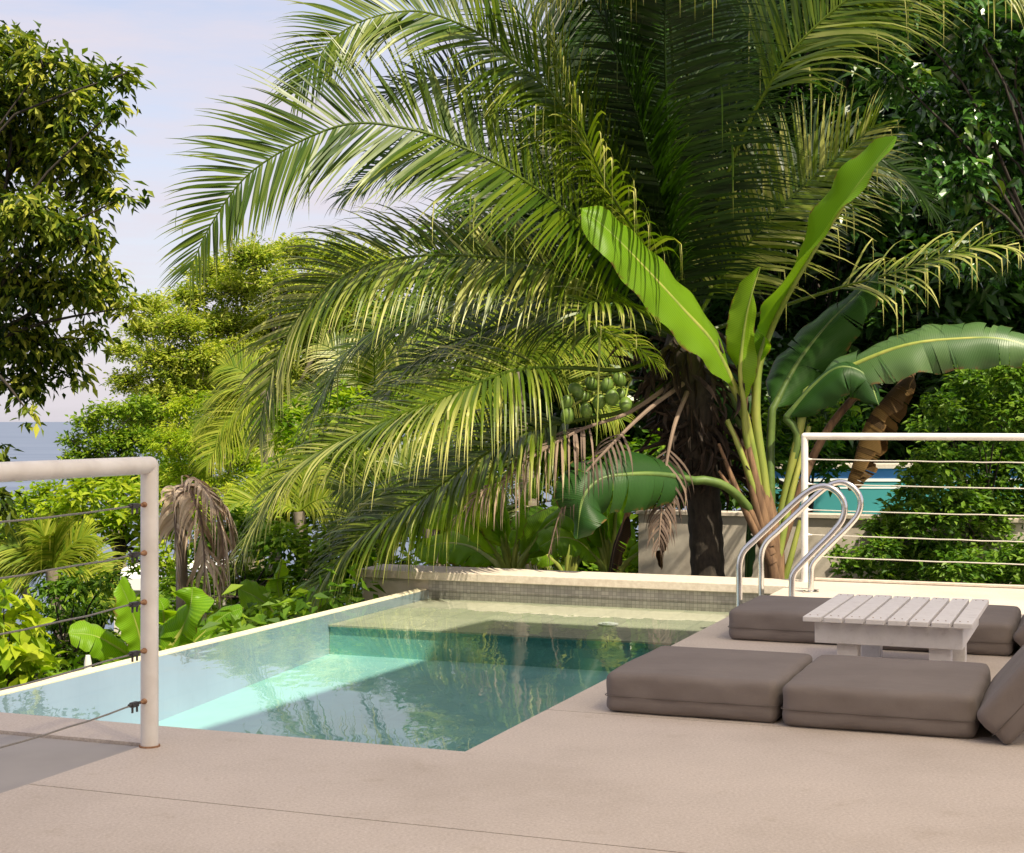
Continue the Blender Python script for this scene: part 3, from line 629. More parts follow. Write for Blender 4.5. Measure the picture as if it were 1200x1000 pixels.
# ------------------------------------------------------------ main coconut palm
R_ = math.radians
def coconut_palm():
    t = thing('coconut_palm', 'big coconut palm with green nuts and long arching fronds behind the pool wall', 'palm tree', 'coconut palms')
    Yt = 13.2
    q = spline([P(832, 700, Yt) - [0, 0, .35], P(828, 640, Yt), P(822, 560, Yt), P(812, 480, 13.15), P(802, 415, 13.1), P(796, 370, 13.1)], 60)
    rr = np.interp(np.linspace(0, 1, 60), [0, .2, .55, .75, .9, 1], [.17, .145, .15, .20, .17, .08]) * (1 + .035 * np.sin(np.arange(60) * 1.9))
    mb = MB(); mb.tube(q, rr, 20); mb.build('trunk', M['bark'], t, smooth=True)
    r = np.random.default_rng(3)
    # old leaf bases and fibre around the head of the trunk
    mb = MB()
    for i in range(46):
        z = r.uniform(0, 1); c = q[int(59 * (.58 + .38 * z))]; an = r.uniform(0, 6.28); o = np.array([math.cos(an), math.sin(an), 0])
        l = r.uniform(.15, .42); mb.tube(spline([c, c + o * .16 + Z * .02, c + o * (.16 + l * .6) + Z * (.12 * z - .05), c + o * (.18 + l) + Z * (.05 - .25 * r.random())], 7), np.linspace(.045, .008, 7) * r.uniform(.6, 1.1), 6)
    mb.build('leaf_bases', M['fibre'], t, smooth=True)
    mb = MB(); n = 420; k = (r.uniform(.50, .95, n) * 59).astype(int); an = r.uniform(0, 6.28, n); o = np.stack([np.cos(an), np.sin(an), 0 * an], 1)
    pos = q[k] + o * (r.uniform(.08, .5, n) * np.interp(k, [28, 45, 59], [.45, 1, .8]))[:, None]; d = o * .5 + r.normal(size=(n, 3)) * .35 - Z * .9
    put_leaves(mb, pos, d, o + r.normal(size=(n, 3)) * .5, r.uniform(.12, .38, n), r.uniform(.015, .06, n), r.uniform(0, .6, n), LEAF8)
    mb.build('fibre', M['fibre'], t)
    C = (798, 398, 13.05)
    fr = [
        # points along the rachis, leaflet length, leaflets per side, droop, roll, tone range, kinked share, material, first leaflet
        ([C, (742, 262, 12.8), (660, 127, 12.4), (590, 62, 12.1), (547, 32, 12.0), (480, 13, 11.9), (400, 38, 11.8), (345, 110, 11.8)], .98, 140, .30, 1.1, (.25, .65), .04, 'palm', .2),
        ([C, (740, 330, 12.6), (668, 252, 12.1), (593, 198, 11.8), (540, 172, 11.7), (483, 152, 11.6), (400, 147, 11.5), (300, 197, 11.4), (248, 262, 11.4), (222, 318, 11.4)], 1.0, 135, .22, 1.2, (.25, .65), .12, 'palm', .15),
        ([C, (720, 345, 12.7), (640, 312, 12.4), (550, 300, 12.2), (467, 303, 12.0), (400, 325, 11.9), (345, 378, 11.9), (315, 450, 11.9), (303, 515, 11.9)], .92, 140, .60, .75, (.4, .85), .05, 'palm', .18),
        ([C, (740, 432, 12.7), (665, 431, 12.3), (600, 435, 12.0), (530, 462, 11.8), (430, 503, 11.7), (345, 550, 11.7), (285, 640, 11.7)], .98, 108, .95, .40, (.45, .85), .12, 'palm', .34),
        ([(806, 430, 13.0), (740, 478, 12.8), (680, 492, 12.7), (617, 506, 12.5), (560, 538, 12.4), (500, 580, 12.3), (420, 632, 12.2), (345, 722, 12.2)], .95, 120, .9, .35, (.3, .7), .12, 'palm', .3),
        ([C, (790, 300, 12.9), (784, 180, 12.75), (780, 90, 12.6), (779, 20, 12.45), (782, -60, 12.3)], 1.15, 130, .42, 0, (.0, .35), .06, 'palmshade', .1),
        ([C, (772, 230, 12.9), (742, 120, 12.7), (718, 50, 12.6), (697, 0, 12.5), (670, -60, 12.4)], .95, 110, .3, .5, (.0, .35), .06, 'palmshade', .15),
        ([C, (838, 250, 12.8), (870, 160, 12.6), (910, 87, 12.4), (943, 44, 12.3), (993, 0, 12.2), (1070, -50, 12.0), (1160, -50, 11.9), (1240, 10, 11.8)], 1.2, 120, .42, -1.1, (.3, .7), .12, 'palm', .44),
        ([C, (822, 365, 13.0), (845, 325, 13.0), (880, 282, 12.95), (910, 248, 12.9), (947, 213, 12.9), (987, 180, 12.85), (1025, 147, 12.8)], .95, 50, .30, -1.2, (.5, .85), .3, 'palm', .2),
        ([C, (870, 375, 13.2), (950, 348, 13.2), (1010, 330, 13.1), (1053, 318, 13.0), (1110, 297, 12.8), (1160, 287, 12.7), (1188, 290, 12.6)], .85, 22, .7, -.6, (.45, .9), .9, 'palm', .5),
        ([C, (850, 300, 13.3), (900, 220, 13.6), (960, 180, 13.8), (1040, 190, 13.9), (1100, 250, 14)], .9, 110, .5, -.8, (.0, .35), .1, 'palmshade', .12),
        ([C, (700, 330, 13.6), (620, 240, 13.9), (560, 180, 14.1), (470, 190, 14.2), (400, 230, 14.3)], .9, 115, .6, .8, (.0, .35), .05, 'palmshade', .12),
        ([C, (720, 250, 13.6), (640, 60, 14), (560, -30, 14.2), (480, -60, 14.3)], 1.0, 115, .4, .9, (.0, .35), .05, 'palmshade', .12),
        ([C, (760, 240, 13.3), (790, 130, 13.5), (850, 40, 13.7), (900, -40, 13.9)], 1.1, 120, .35, -.5, (.0, .35), .1, 'palmshade', .12),
        ([C, (735, 380, 13.4), (650, 370, 13.7), (560, 390, 13.9), (480, 430, 14.0), (430, 500, 14.1)], .85, 90, .9, .6, (.3, .7), .05, 'palm', .12),
        ([(790, 380, 13.0), (750, 360, 12.4), (707, 352, 12.1), (680, 365, 12.0), (700, 384, 11.9), (740, 402, 11.9), (775, 430, 11.9)], .42, 34, .8, .5, (.45, .75), .2, 'palm', .3),
        ([C, (730, 290, 13.8), (650, 180, 14.2), (600, 120, 14.4), (520, 90, 14.6), (430, 120, 14.8)], .95, 110, .5, .9, (.0, .4), .1, 'palmshade', .12),
        ([C, (810, 250, 13.6), (830, 100, 13.9), (850, 20, 14.1), (880, -60, 14.3)], 1.1, 110, .4, .2, (.0, .4), .1, 'palmshade', .12),
        ([C, (700, 360, 13.4), (600, 345, 13.6), (500, 360, 13.8), (410, 410, 14.0), (360, 500, 14.1)], .9, 90, .8, .6, (.3, .7), .05, 'palm', .15),
        # high fronds that lean towards the pool above the picture: seen only by their hanging leaflets
        ([C, (790, 250, 12.95), (790, 100, 12.8), (772, -30, 12.3), (700, -75, 11.8), (610, -65, 11.5), (540, -20, 11.4)], 1.15, 70, 2.2, .2, (.35, .9), .6, 'palm', .62),
        ([C, (800, 250, 12.95), (806, 100, 12.8), (790, -20, 12.3), (740, -50, 11.9), (690, -40, 11.7), (640, 0, 11.6)], 1.0, 46, 2.2, .2, (.4, .9), .9, 'palm', .66),
        ([C, (760, 300, 12.6), (715, 225, 12.2), (690, 170, 12.0), (668, 110, 11.9), (650, 50, 11.8)], .95, 30, 1.6, .5, (.45, .85), .9, 'palm', .3),
    ]
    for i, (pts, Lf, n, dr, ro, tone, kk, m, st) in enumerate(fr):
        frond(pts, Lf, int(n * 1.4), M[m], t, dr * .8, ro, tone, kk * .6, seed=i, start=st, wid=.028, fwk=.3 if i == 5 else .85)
    for i, (pts, Lf, n) in enumerate([
        ([(800, 440, 13), (740, 482, 12.6), (680, 504, 12.3), (627, 534, 12.1), (596, 560, 12.0), (560, 580, 11.9), (530, 610, 11.9)], .6, 36),
        ([(800, 450, 12.9), (760, 480, 12.5), (720, 518, 12.2), (680, 562, 12.1), (657, 600, 12.1), (643, 650, 12.1)], .35, 26),
        ([(805, 460, 12.9), (790, 500, 12.6), (780, 550, 12.5), (775, 600, 12.45), (772, 640, 12.4)], .4, 22)]):
        o = frond(pts, Lf, n, M['dead'], t, 1.6, .3, (.0, .35) if i else (.2, .6), .2, seed=40 + i, start=.45, wid=.022, dead=True, up0=-.2, tonetip=0); o.name = 'dead_frond'
    # hanging stripped stems
    for x, y0, y1 in ((703, 395, 522), (606, 195, 320), (596, 190, 330)):
        mb = MB(); mb.tube(hang(P(x, y0, 11.9), P(x - 4, y1, 11.9), 0, 10, .004), np.linspace(.012, .004, 10), 6)
        mb.build('hanging_stem', M['stem'], t, smooth=True)
    mb = MB(); b = P(740, 445, 12.8)
    nuts = [(683, 466), (693, 450), (711, 452), (702, 471), (717, 466), (687, 481), (675, 458), (664, 472), (665, 487), (728, 462), (726, 445), (733, 474)]
    r2 = np.random.default_rng(5); pts = []
    for x, y in nuts:
        p = P(x, y, 12.25 + r2.uniform(-.1, .12)); pts.append(p)
        mb.tube(spline([b, (b + p) / 2 + Z * .06, p + Z * .05], 6), .009, 5)
    mb.build('fruit_stalk', M['stem'], t, smooth=True)
    for p in pts:
        m2 = MB(); nlat, nlon = 12, 16; rad = r2.uniform(.044, .058); ax = nrm(r2.normal(size=3) * .4 + Z); A = nrm(np.cross(ax, [1, .2, 0])); B = np.cross(ax, A); v = []
        for i in range(nlat + 1):
            th = math.pi * i / nlat
            for j in range(nlon):
                f = 2 * math.pi * j / nlon; k = rad * (1 + .03 * math.cos(3 * f)); v.append(p + ax * rad * 1.28 * math.cos(th) + (A * math.cos(f) + B * math.sin(f)) * k * math.sin(th))
        i, j = np.meshgrid(np.arange(nlat), np.arange(nlon), indexing='ij'); i = i.ravel(); j = j.ravel(); j2 = (j + 1) % nlon
        m2.add(v, np.stack([i * nlon + j, (i + 1) * nlon + j, (i + 1) * nlon + j2, i * nlon + j2], 1)); m2.build('coconut', M['coconut'], t, smooth=True)
    root_at(t, q[0])
coconut_palm()

# ------------------------------------------------------------ banana plant at the ladder
def banana_main():
    t = thing('banana_plant', 'tall banana plant with bright upright leaves behind the steel ladder rails', 'banana plant', 'banana plants')
    Y = 12.95
    mb = MB(); mb.tube(spline([P(908, 700, Y) - [0, 0, .3], P(905, 650, Y), P(897, 600, Y), P(888, 560, Y), (P(880, 500, Y))], 20), np.interp(np.linspace(0, 1, 20), [0, .5, 1], [.11, .10, .055]), 14); mb.build('stem', M['drystem'], t, smooth=True)
    mb = MB()
    for pts in ([(905, 660), (870, 590), (850, 540), (842, 520)], [(903, 650), (880, 600), (858, 575), (842, 552)], [(902, 640), (885, 560), (873, 500), (876, 455)], [(910, 690), (895, 610), (880, 560), (873, 520)], [(900, 640), (886, 590), (866, 520), (853, 495)]):
        mb.tube(spline([P(x, y, Y - .12) for x, y in pts], 14), np.linspace(.05, .012, 14), 8)
    mb.build('dry_sheath', M['drystem'], t, smooth=True)
    B, D, X = M['banana'], M['bananadark'], M['bananadead']
    bleaf([(862, 455, 12.8), (835, 402, 12.6), (800, 362, 12.4), (760, 318, 12.2), (715, 272, 12.0), (680, 244, 11.95)], .60, B, t, .25, 1.15, 0, .62, 1, .18, [(900, 640, 12.95), (888, 560, 12.9), (876, 500, 12.85), (862, 455, 12.8)])
    bleaf([(888, 428, 12.8), (905, 380, 12.7), (938, 318, 12.2), (985, 245, 11.9), (1022, 195, 11.75), (1050, 160, 11.65)], 0.62, B, t, .55, -.85, 0, .22, 2, .12, [(903, 640, 12.95), (895, 560, 12.9), (886, 490, 12.85), (888, 428, 12.8)])  # low tone puts the shade on this leaf into its colour
    bleaf([(872, 470, 12.75), (868, 430, 12.7), (872, 385, 12.65), (880, 345, 12.6), (890, 313, 12.6)], .30, B, t, .85, .4, 0, .85, 3, .1, [(898, 640, 12.95), (884, 560, 12.9), (874, 510, 12.8), (872, 470, 12.75)])
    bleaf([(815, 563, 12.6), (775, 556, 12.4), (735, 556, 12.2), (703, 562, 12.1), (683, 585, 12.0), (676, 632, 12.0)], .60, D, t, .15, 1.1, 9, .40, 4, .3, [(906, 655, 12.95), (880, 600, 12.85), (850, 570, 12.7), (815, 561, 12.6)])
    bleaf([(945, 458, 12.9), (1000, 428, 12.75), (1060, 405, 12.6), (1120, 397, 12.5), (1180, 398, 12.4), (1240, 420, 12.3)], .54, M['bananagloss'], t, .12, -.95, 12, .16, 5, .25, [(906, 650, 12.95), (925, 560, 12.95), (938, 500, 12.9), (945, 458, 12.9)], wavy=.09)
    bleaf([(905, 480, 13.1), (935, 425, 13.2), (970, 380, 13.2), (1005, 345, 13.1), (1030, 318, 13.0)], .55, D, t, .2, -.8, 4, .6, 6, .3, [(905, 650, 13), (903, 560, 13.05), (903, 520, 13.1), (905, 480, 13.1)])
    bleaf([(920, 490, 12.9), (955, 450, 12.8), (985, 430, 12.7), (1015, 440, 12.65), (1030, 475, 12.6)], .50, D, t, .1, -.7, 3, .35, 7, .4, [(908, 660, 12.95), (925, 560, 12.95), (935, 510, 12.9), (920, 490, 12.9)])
    bleaf([(1070, 435, 13.1), (1035, 470, 12.95), (1012, 505, 12.9), (1000, 545, 12.85), (994, 575, 12.85)], .46, X, t, .1, -.9, 18, .5, 8, .5, [(912, 650, 12.95), (960, 520, 13), (1020, 450, 13.1), (1060, 445, 13.1)])
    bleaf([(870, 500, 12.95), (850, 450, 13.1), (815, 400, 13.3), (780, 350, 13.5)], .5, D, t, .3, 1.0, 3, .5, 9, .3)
    bleaf([(735, 600, 12.7), (728, 622, 12.7), (720, 645, 12.7), (712, 690, 12.7)], .22, X, t, .5, .3, 6, -.1, 11, .4)
    bleaf([(785, 585, 12.75), (778, 610, 12.75), (775, 640, 12.75), (776, 668, 12.75)], .14, X, t, .5, .3, 4, -.1, 12, .4)
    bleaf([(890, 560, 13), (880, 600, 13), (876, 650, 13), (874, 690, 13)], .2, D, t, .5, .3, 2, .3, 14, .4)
    # bare green petioles leaning out
    mb = MB()
    for pts in ([(912, 655, 12.9), (925, 590, 12.9), (938, 540, 12.9), (948, 500, 12.95)], [(905, 650, 12.9), (892, 600, 12.85), (872, 540, 12.8), (852, 492, 12.8)], [(912, 700, 12.95), (925, 660, 12.9), (938, 610, 12.9)]):
        mb.tube(spline([P(*p) for p in pts], 14), np.linspace(.034, .02, 14), 8)
    mb.build('petiole', M['stem'], t, smooth=True)
    root_at(t, P(908, 700, Y) - [0, 0, .3])
banana_main()
def banana_clump(label, cx, cy, Y, leaves, matl, group='banana plants', W_=.42):
    t = thing('banana_plant', label, 'banana plant', group); c = P(cx, cy, Y); g = np.array([c[0], c[1], float(ground(c[0], c[1])) - .1])
    mb = MB(); mb.tube([g, (g + c) / 2, c], [.12, .10, .06], 12); mb.build('stem', M['stem'], t, smooth=True)
    for i, (pts, wd, ro, tn) in enumerate(leaves):
        y0 = Y - .1
        pp = [(x, y, Y + dy) for x, y, dy in pts]
        bleaf(pp, wd, matl, t, .35, ro, (i % 3) * 2, tn, i + int(cx), .25, [(cx, cy, Y), ((cx + pts[0][0]) / 2, (cy + pts[0][1]) / 2 - 3, Y + pts[0][2] / 2), pp[0]])
    root_at(t, g)
banana_clump('young banana plant with broad bright leaves just beyond the infinity edge at left', 175, 790, 11.2,
    [([(168, 770, 0), (160, 735, -.1), (150, 705, -.2), (140, 682, -.3)], .42, 1.3, .55), ([(160, 775, 0), (135, 758, -.1), (110, 745, -.2), (80, 742, -.3)], .30, .9, .6),
     ([(190, 770, 0), (212, 740, 0), (222, 715, -.1), (226, 688, -.1)], .40, -1.3, .5), ([(182, 770, .1), (190, 740, .2), (192, 715, .2), (186, 700, .2)], .3, .4, .45), ([(205, 775, .2), (235, 745, .2), (262, 722, .2), (285, 712, .2)], .26, -.8, .3)], M['banana'])
banana_clump('banana plant with long leaves behind the infinity edge left of the pool wall', 330, 760, 13.6,
    [([(325, 740, 0), (318, 715, 0), (300, 700, -.1), (280, 690, -.2)], .36, 1.1, .4), ([(335, 740, 0), (345, 715, 0), (362, 695, 0), (390, 690, 0)], .34, -1.0, .4), ([(330, 740, .2), (328, 705, .2), (325, 680, .2), (330, 655, .2)], .34, .2, .5)], M['banana'])
rb = np.random.default_rng(9)
for (cx, cy, Y, lab, m, k) in ((600, 690, 15.5, 'pale leafy banana plant behind the pool wall, left of the other two', 'banana', 9), (665, 690, 16.5, 'pale leafy banana plant behind the pool wall, between the other two', 'banana', 9), (715, 690, 15.2, 'bright banana plant behind the pool wall next to the garden wall corner', 'banana', 7)):  # bright leaf colour stands in for sunlight on these plants
    lv = []
    for i in range(k):
        an = R_(rb.uniform(-80, 80)); l = rb.uniform(60, 105); e = math.sin(an); u = math.cos(an); dy = rb.uniform(-.6, .5)
        lv.append(([(cx + e * l * .2, cy - 25 - u * l * .3, dy * .2), (cx + e * l * .5, cy - 35 - u * l * .75, dy * .5), (cx + e * l * .85, cy - 35 - u * l, dy * .8), (cx + e * l * 1.2, cy - 25 - u * l * .95, dy)], rb.uniform(.3, .5), -np.sign(e) * rb.uniform(.7, 1.3), rb.uniform(.3, .8)))
    banana_clump(lab, cx, cy, Y, lv, M[m])

# ------------------------------------------------------------ smaller palms beyond
def small_palm(label, cx, cy, Y, R, angs, m, seed, by, L=.6, n=66, name='coconut_palm', tone=(.3, .8)):
    t = thing(name, label, 'palm tree', 'coconut palms'); c = P(cx, cy, Y); r = np.random.default_rng(seed); g = np.array([c[0] + .2, c[1], float(ground(c[0], c[1])) - .2])
    mb = MB(); mb.tube(spline([g, (g + c) / 2 + [.1, 0, 0], c], 12), np.linspace(.16, .08, 12), 10); mb.build('trunk', M['palebark'], t, smooth=True)
    for i, a in enumerate(angs):
        a = R_(a); k = R * Y / F * r.uniform(.85, 1.15); dx, dz = math.cos(a), math.sin(a); dy = r.uniform(-.5, .3)
        d = np.array([dx, dy, dz]); s = [c + d * k * u + np.array([0, 0, -1]) * k * .55 * u * u * (1 - .4 * max(0, dz)) for u in (0, .3, .6, .85, 1.05)]
        frond(s, L * r.uniform(.85, 1.1), n, M[m], t, .5, (.9 if dx < 0 else -.9) * r.uniform(.6, 1.1), tone, .05, seed=seed * 20 + i, world=True, wid=.022, start=.1)
    root_at(t, g)
small_palm('young yellowish palm with radiating fronds seen between the big fronds', 603, 432, 19, 125, (165, 195, 140, 110, 60, 35, 5, 215, 85), 'palmyellow', 11, 660, .75)
small_palm('green palm behind the long left fronds, left of the young yellowish palm', 440, 470, 23, 120, (150, 175, 120, 90, 60, 30, 5, 200, 340), 'palm', 12, 700, .9, tone=(.4, .9))
small_palm('palm with pale midribs in front of the bamboo-like tree', 310, 458, 25, 72, (175, 155, 130, 195, 215), 'palmyellow', 13, 700, .7)
small_palm('low palm behind the left cable railing', 62, 668, 16, 75, (160, 130, 100, 60, 30, 185, 5, 80), 'palmyellow', 14, 760, .5, 60)
small_palm('palm with drooping yellow fronds left of the pool wall', 350, 600, 20, 80, (170, 145, 110, 75, 40, 195, 5), 'palmyellow', 15, 760, .6)
small_palm('low shaded palm behind the left end of the pool wall', 500, 600, 17, 120, (165, 140, 110, 70, 40, 10, 190), 'palm', 16, 760, .7)
def dead_palm():
    t = thing('dead_palm', 'dead palm with dry brown hanging fronds beyond the infinity edge', 'dead palm'); Y = 14
    c = P(214, 568, Y); g = np.array([c[0] + .05, c[1], float(ground(c[0], c[1])) - .2])
    mb = MB(); mb.tube(spline([g, P(213, 680, Y), c], 12), np.linspace(.09, .04, 12), 9); mb.build('trunk', M['palebark'], t, smooth=True)
    for i, (pts, Lf) in enumerate([([(214, 570, 14), (228, 562, 13.9), (250, 590, 13.8), (262, 640, 13.8), (258, 700, 13.8)], .6), ([(212, 570, 14), (222, 575, 13.8), (235, 610, 13.7), (240, 660, 13.7), (238, 720, 13.7)], .55),
                                  ([(214, 570, 14), (240, 572, 14.1), (266, 600, 14.1), (274, 640, 14.1)], .4), ([(212, 572, 14), (205, 575, 13.8), (206, 620, 13.8), (210, 690, 13.8)], .3)]):
        frond(pts, Lf, 46, M['dead'], t, 1.7, .3, (.75, 1.25), .2, seed=60 + i, start=.1, wid=.035, dead=True, up0=0, tonetip=0).name = 'dead_frond'
    root_at(t, g)
dead_palm()

# ------------------------------------------------------------ trees and shrubs
def gp(px, Y, dz=-.2):
    x = (px - 600) * Y / F; return np.array([x, Y, float(ground(x, Y)) + dz])
tree('broadleaf_tree', 'near tree with drooping leaf clusters rising at the left edge', 'tree', gp(-90, 15), P(-70, 430, 15), [(x, y, 15 + .5 * math.sin(x * .3 + y), r) for x, y, r in (
    (10, 60, 36), (50, 78, 30), (95, 92, 28), (143, 88, 17), (20, 120, 48), (80, 130, 42), (135, 128, 15), (20, 190, 55), (85, 185, 45), (122, 180, 18), (108, 228, 30), (145, 232, 14), (30, 260, 55), (90, 280, 36), (118, 318, 18), (20, 330, 50), (70, 340, 38), (112, 345, 30), (150, 360, 15),
    (15, 400, 45), (58, 412, 30), (88, 440, 15), (108, 396, 18), (25, 452, 26), (35, 485, 9), (-40, 60, 50), (-50, 150, 70), (-50, 250, 70), (-50, 350, 70), (-40, 440, 45), (-12, 540, 22), (-8, 590, 22))],
    M['leftleaf'], M['bark'], .145, 200, 10, .36, 1.1, 21, trunk_r=.12, tone=(.1, 1.0), spread=.45)
tree('rain_tree', 'large spreading tree with yellow-green crown against the sky', 'tree', gp(330, 55), P(320, 520, 55), [(x, y, 55 + 2 * math.sin(x + y), r * 1.25) for x, y, r in (
    (250, 322, 26), (295, 306, 28), (345, 298, 26), (395, 305, 28), (435, 318, 34), (225, 350, 22), (178, 360, 18), (280, 342, 30), (330, 340, 34), (390, 345, 38), (168, 388, 20), (210, 385, 28), (262, 385, 34), (320, 385, 36), (380, 400, 45), (146, 412, 15), (190, 424, 28), (240, 425, 32), (148, 448, 18), (200, 465, 34), (168, 495, 30), (255, 468, 36), (310, 440, 40), (430, 380, 45), (220, 520, 40), (440, 440, 50), (300, 480, 40), (350, 470, 45), (390, 440, 45), (280, 520, 45), (340, 540, 50), (400, 520, 50), (230, 450, 34), (300, 420, 36), (350, 380, 36))],
    M['rainleaf'], M['palebark'], .18, 150, 8, .42, .1, 22, trunk_r=.45, flat=.62, tone=(.2, .9), shell=.35, spread=.5)
tree('evergreen_tree', 'dark green tree showing between the upper palm fronds', 'tree', gp(560, 34), P(560, 520, 34), [(x, y, 34, r) for x, y, r in (
    (510, 285, 24), (548, 255, 28), (590, 235, 34), (640, 200, 40), (520, 330, 45), (580, 310, 50), (640, 290, 55), (470, 380, 40), (530, 400, 55), (600, 390, 55), (660, 380, 55), (440, 440, 45), (500, 470, 55), (570, 470, 55), (640, 470, 55), (690, 250, 60), (700, 130, 55), (700, 420, 50))],
    M['midleaf'], M['bark'], .26, 60, 8, .45, .3, 23, trunk_r=.35, tone=(.1, .6), spread=.5)
tree('small_tree', 'small round tree in front of the sea below the large spreading tree', 'tree', gp(120, 44), P(125, 560, 44), [(x, y, 44, r) for x, y, r in ((128, 486, 20), (100, 500, 17), (83, 518, 11), (125, 522, 26), (158, 520, 30), (95, 540, 20), (150, 555, 30), (110, 565, 30), (165, 480, 20), (190, 560, 30))],
    M['midleaf'], M['palebark'], .18, 160, 8, .42, .15, 24, trunk_r=.2, flat=.6, tone=(.35, 1.0), spread=.5)
tree('bamboo_like_tree', 'feathery yellow-green tree below the large spreading tree', 'tree', gp(240, 30), P(240, 620, 30), [(x, y, 30 + math.sin(x), r) for x, y, r in ((214, 482, 22), (248, 474, 20), (198, 520, 26), (238, 520, 30), (275, 505, 24), (285, 545, 28), (220, 560, 32), (255, 575, 30), (190, 570, 25), (300, 590, 35), (290, 470, 22))],
    M['limeleaf'], M['palebark'], .14, 300, 8, .26, .6, 25, trunk_r=.12, tone=(.25, .95), spread=.4)
tree('leafy_tree', 'lime green leafy tree with a dark trunk behind the left railing post', 'tree', gp(148, 20), P(143, 640, 20), [(x, y, 20 + .6 * math.sin(x), r) for x, y, r in ((60, 600, 22), (98, 582, 26), (140, 580, 28), (100, 618, 28), (142, 612, 24), (180, 588, 26), (188, 628, 24), (196, 665, 20), (165, 660, 18), (45, 630, 20), (90, 650, 16), (230, 600, 26))],
    M['limeleaf'], M['bark'], .15, 210, 8, .42, .4, 26, trunk_r=.11, tone=(.15, .85), spread=.4)
tree('far_tree', 'light green tree at the far left below the sea line', 'tree', gp(20, 38), P(20, 640, 38), [(x, y, 38, r) for x, y, r in ((38, 585, 16), (60, 580, 14), (20, 610, 26), (60, 615, 26), (0, 645, 30), (45, 655, 30), (85, 610, 22), (-30, 630, 30))],
    M['limeleaf'], M['palebark'], .22, 110, 8, .4, .2, 27, trunk_r=.15, tone=(.2, .8), spread=.5)
tree('dark_shrub', 'dark small-leaved shrub behind the cables of the left railing', 'shrub', gp(80, 13.2), P(80, 790, 13.2), [(x, y, 13.2 + .4 * math.sin(x), r) for x, y, r in ((62, 695, 22), (92, 690, 22), (115, 715, 22), (40, 722, 26), (78, 730, 28), (108, 755, 26), (60, 770, 30), (18, 750, 26), (130, 685, 18), (15, 800, 30), (90, 790, 30), (60, 820, 30), (140, 790, 30))],
    M['midleaf'], M['bark'], .085, 560, 8, .38, .7, 28, trunk_r=.06, tone=(.0, .65), spread=.35)
tree('broad_leaved_shrub', 'shrub with large bright green leaves at the left edge beyond the pool rim', 'shrub', gp(-20, 11), P(5, 800, 11), [(x, y, 11, r) for x, y, r in ((5, 700, 20), (12, 735, 24), (0, 770, 30), (30, 775, 18), (10, 800, 26), (-25, 740, 30), (45, 795, 14))],
    M['limeleaf'], M['bark'], .17, 170, 6, .55, .7, 29, trunk_r=.05, tone=(.3, .9), spread=.3, tmpl=LEAF8)
tree('undergrowth_bush', 'leafy bush between the dead palm and the long left fronds', 'shrub', gp(290, 17), P(290, 700, 17), [(x, y, 17 + .4 * math.sin(x), r) for x, y, r in ((240, 640, 28), (285, 620, 32), (330, 640, 34), (260, 685, 34), (310, 690, 36), (370, 680, 36), (215, 690, 26), (200, 720, 30), (250, 735, 34), (300, 740, 36), (360, 730, 34), (400, 650, 36), (165, 720, 28), (150, 760, 26))],
    M['midleaf'], M['bark'], .13, 260, 8, .42, .5, 30, trunk_r=.06, tone=(.15, .85), spread=.4)
tree('undergrowth_bush', 'tall green bush filling the gap below the young yellowish palm', 'shrub', gp(520, 21), P(520, 640, 21), [(x, y, 21 + .5 * math.sin(x), r) for x, y, r in ((430, 560, 38), (480, 540, 38), (540, 560, 40), (600, 540, 38), (650, 560, 38), (700, 540, 38), (430, 620, 40), (490, 620, 40), (550, 630, 40), (610, 620, 40), (670, 620, 40), (380, 600, 34), (460, 680, 40), (540, 690, 40), (620, 690, 40), (700, 680, 40), (735, 590, 36), (370, 520, 34), (400, 480, 34), (330, 560, 36), (385, 565, 38), (340, 500, 34), (450, 500, 38), (500, 470, 38), (320, 610, 34), (560, 480, 38), (500, 600, 34), (560, 650, 38), (620, 650, 38), (680, 650, 38), (740, 660, 38), (790, 640, 34))],
    M['limeleaf'], M['bark'], .16, 150, 8, .42, .4, 31, trunk_r=.08, tone=(.0, .7), spread=.4)
r0 = np.random.default_rng(77); cl = []
for y in range(-90, 520, 78):
    for x in range(600, 1330, 78):
        if y < 120 and x < 720: continue
        if y < 300 and x < 640: continue
        cl.append((x + r0.uniform(-18, 18), y + r0.uniform(-18, 18), 21 + r0.uniform(-1.2, 1.6), r0.uniform(42, 56)))
cl2 = []
for y in range(-460, -110, 88):
    for x in range(1180, 1600, 100): cl2.append((x + r0.uniform(-25, 25), y + r0.uniform(-25, 25), 15.5 + r0.uniform(-1.6, 2.2), r0.uniform(28, 44)))
for x in (640, 700, 770, 840, 910, 960, 1010, 1060, 1100, 1180, 1260): cl.append((x, 520 + r0.uniform(-10, 10), 22, 50)); cl.append((x + 30, 470, 24, 55))
for y in range(-100, 520, 80):
    for x in range(700, 1320, 80): cl.append((x, y, 26, 62))
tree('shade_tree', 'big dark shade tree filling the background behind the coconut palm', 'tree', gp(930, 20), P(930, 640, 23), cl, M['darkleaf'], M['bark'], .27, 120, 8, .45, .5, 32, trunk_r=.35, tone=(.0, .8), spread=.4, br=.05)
tree('unseen_shading_tree', 'unseen tall tree at the right, added above the view to shade the coconut palm', 'tree', gp(1560, 16), P(1560, -150, 16), cl2, M['darkleaf'], M['bark'], .2, 75, 7, .45, .5, 36, trunk_r=.3, tone=(.0, .8), spread=.4)  # canopy outside the view, put in to darken the palm crown
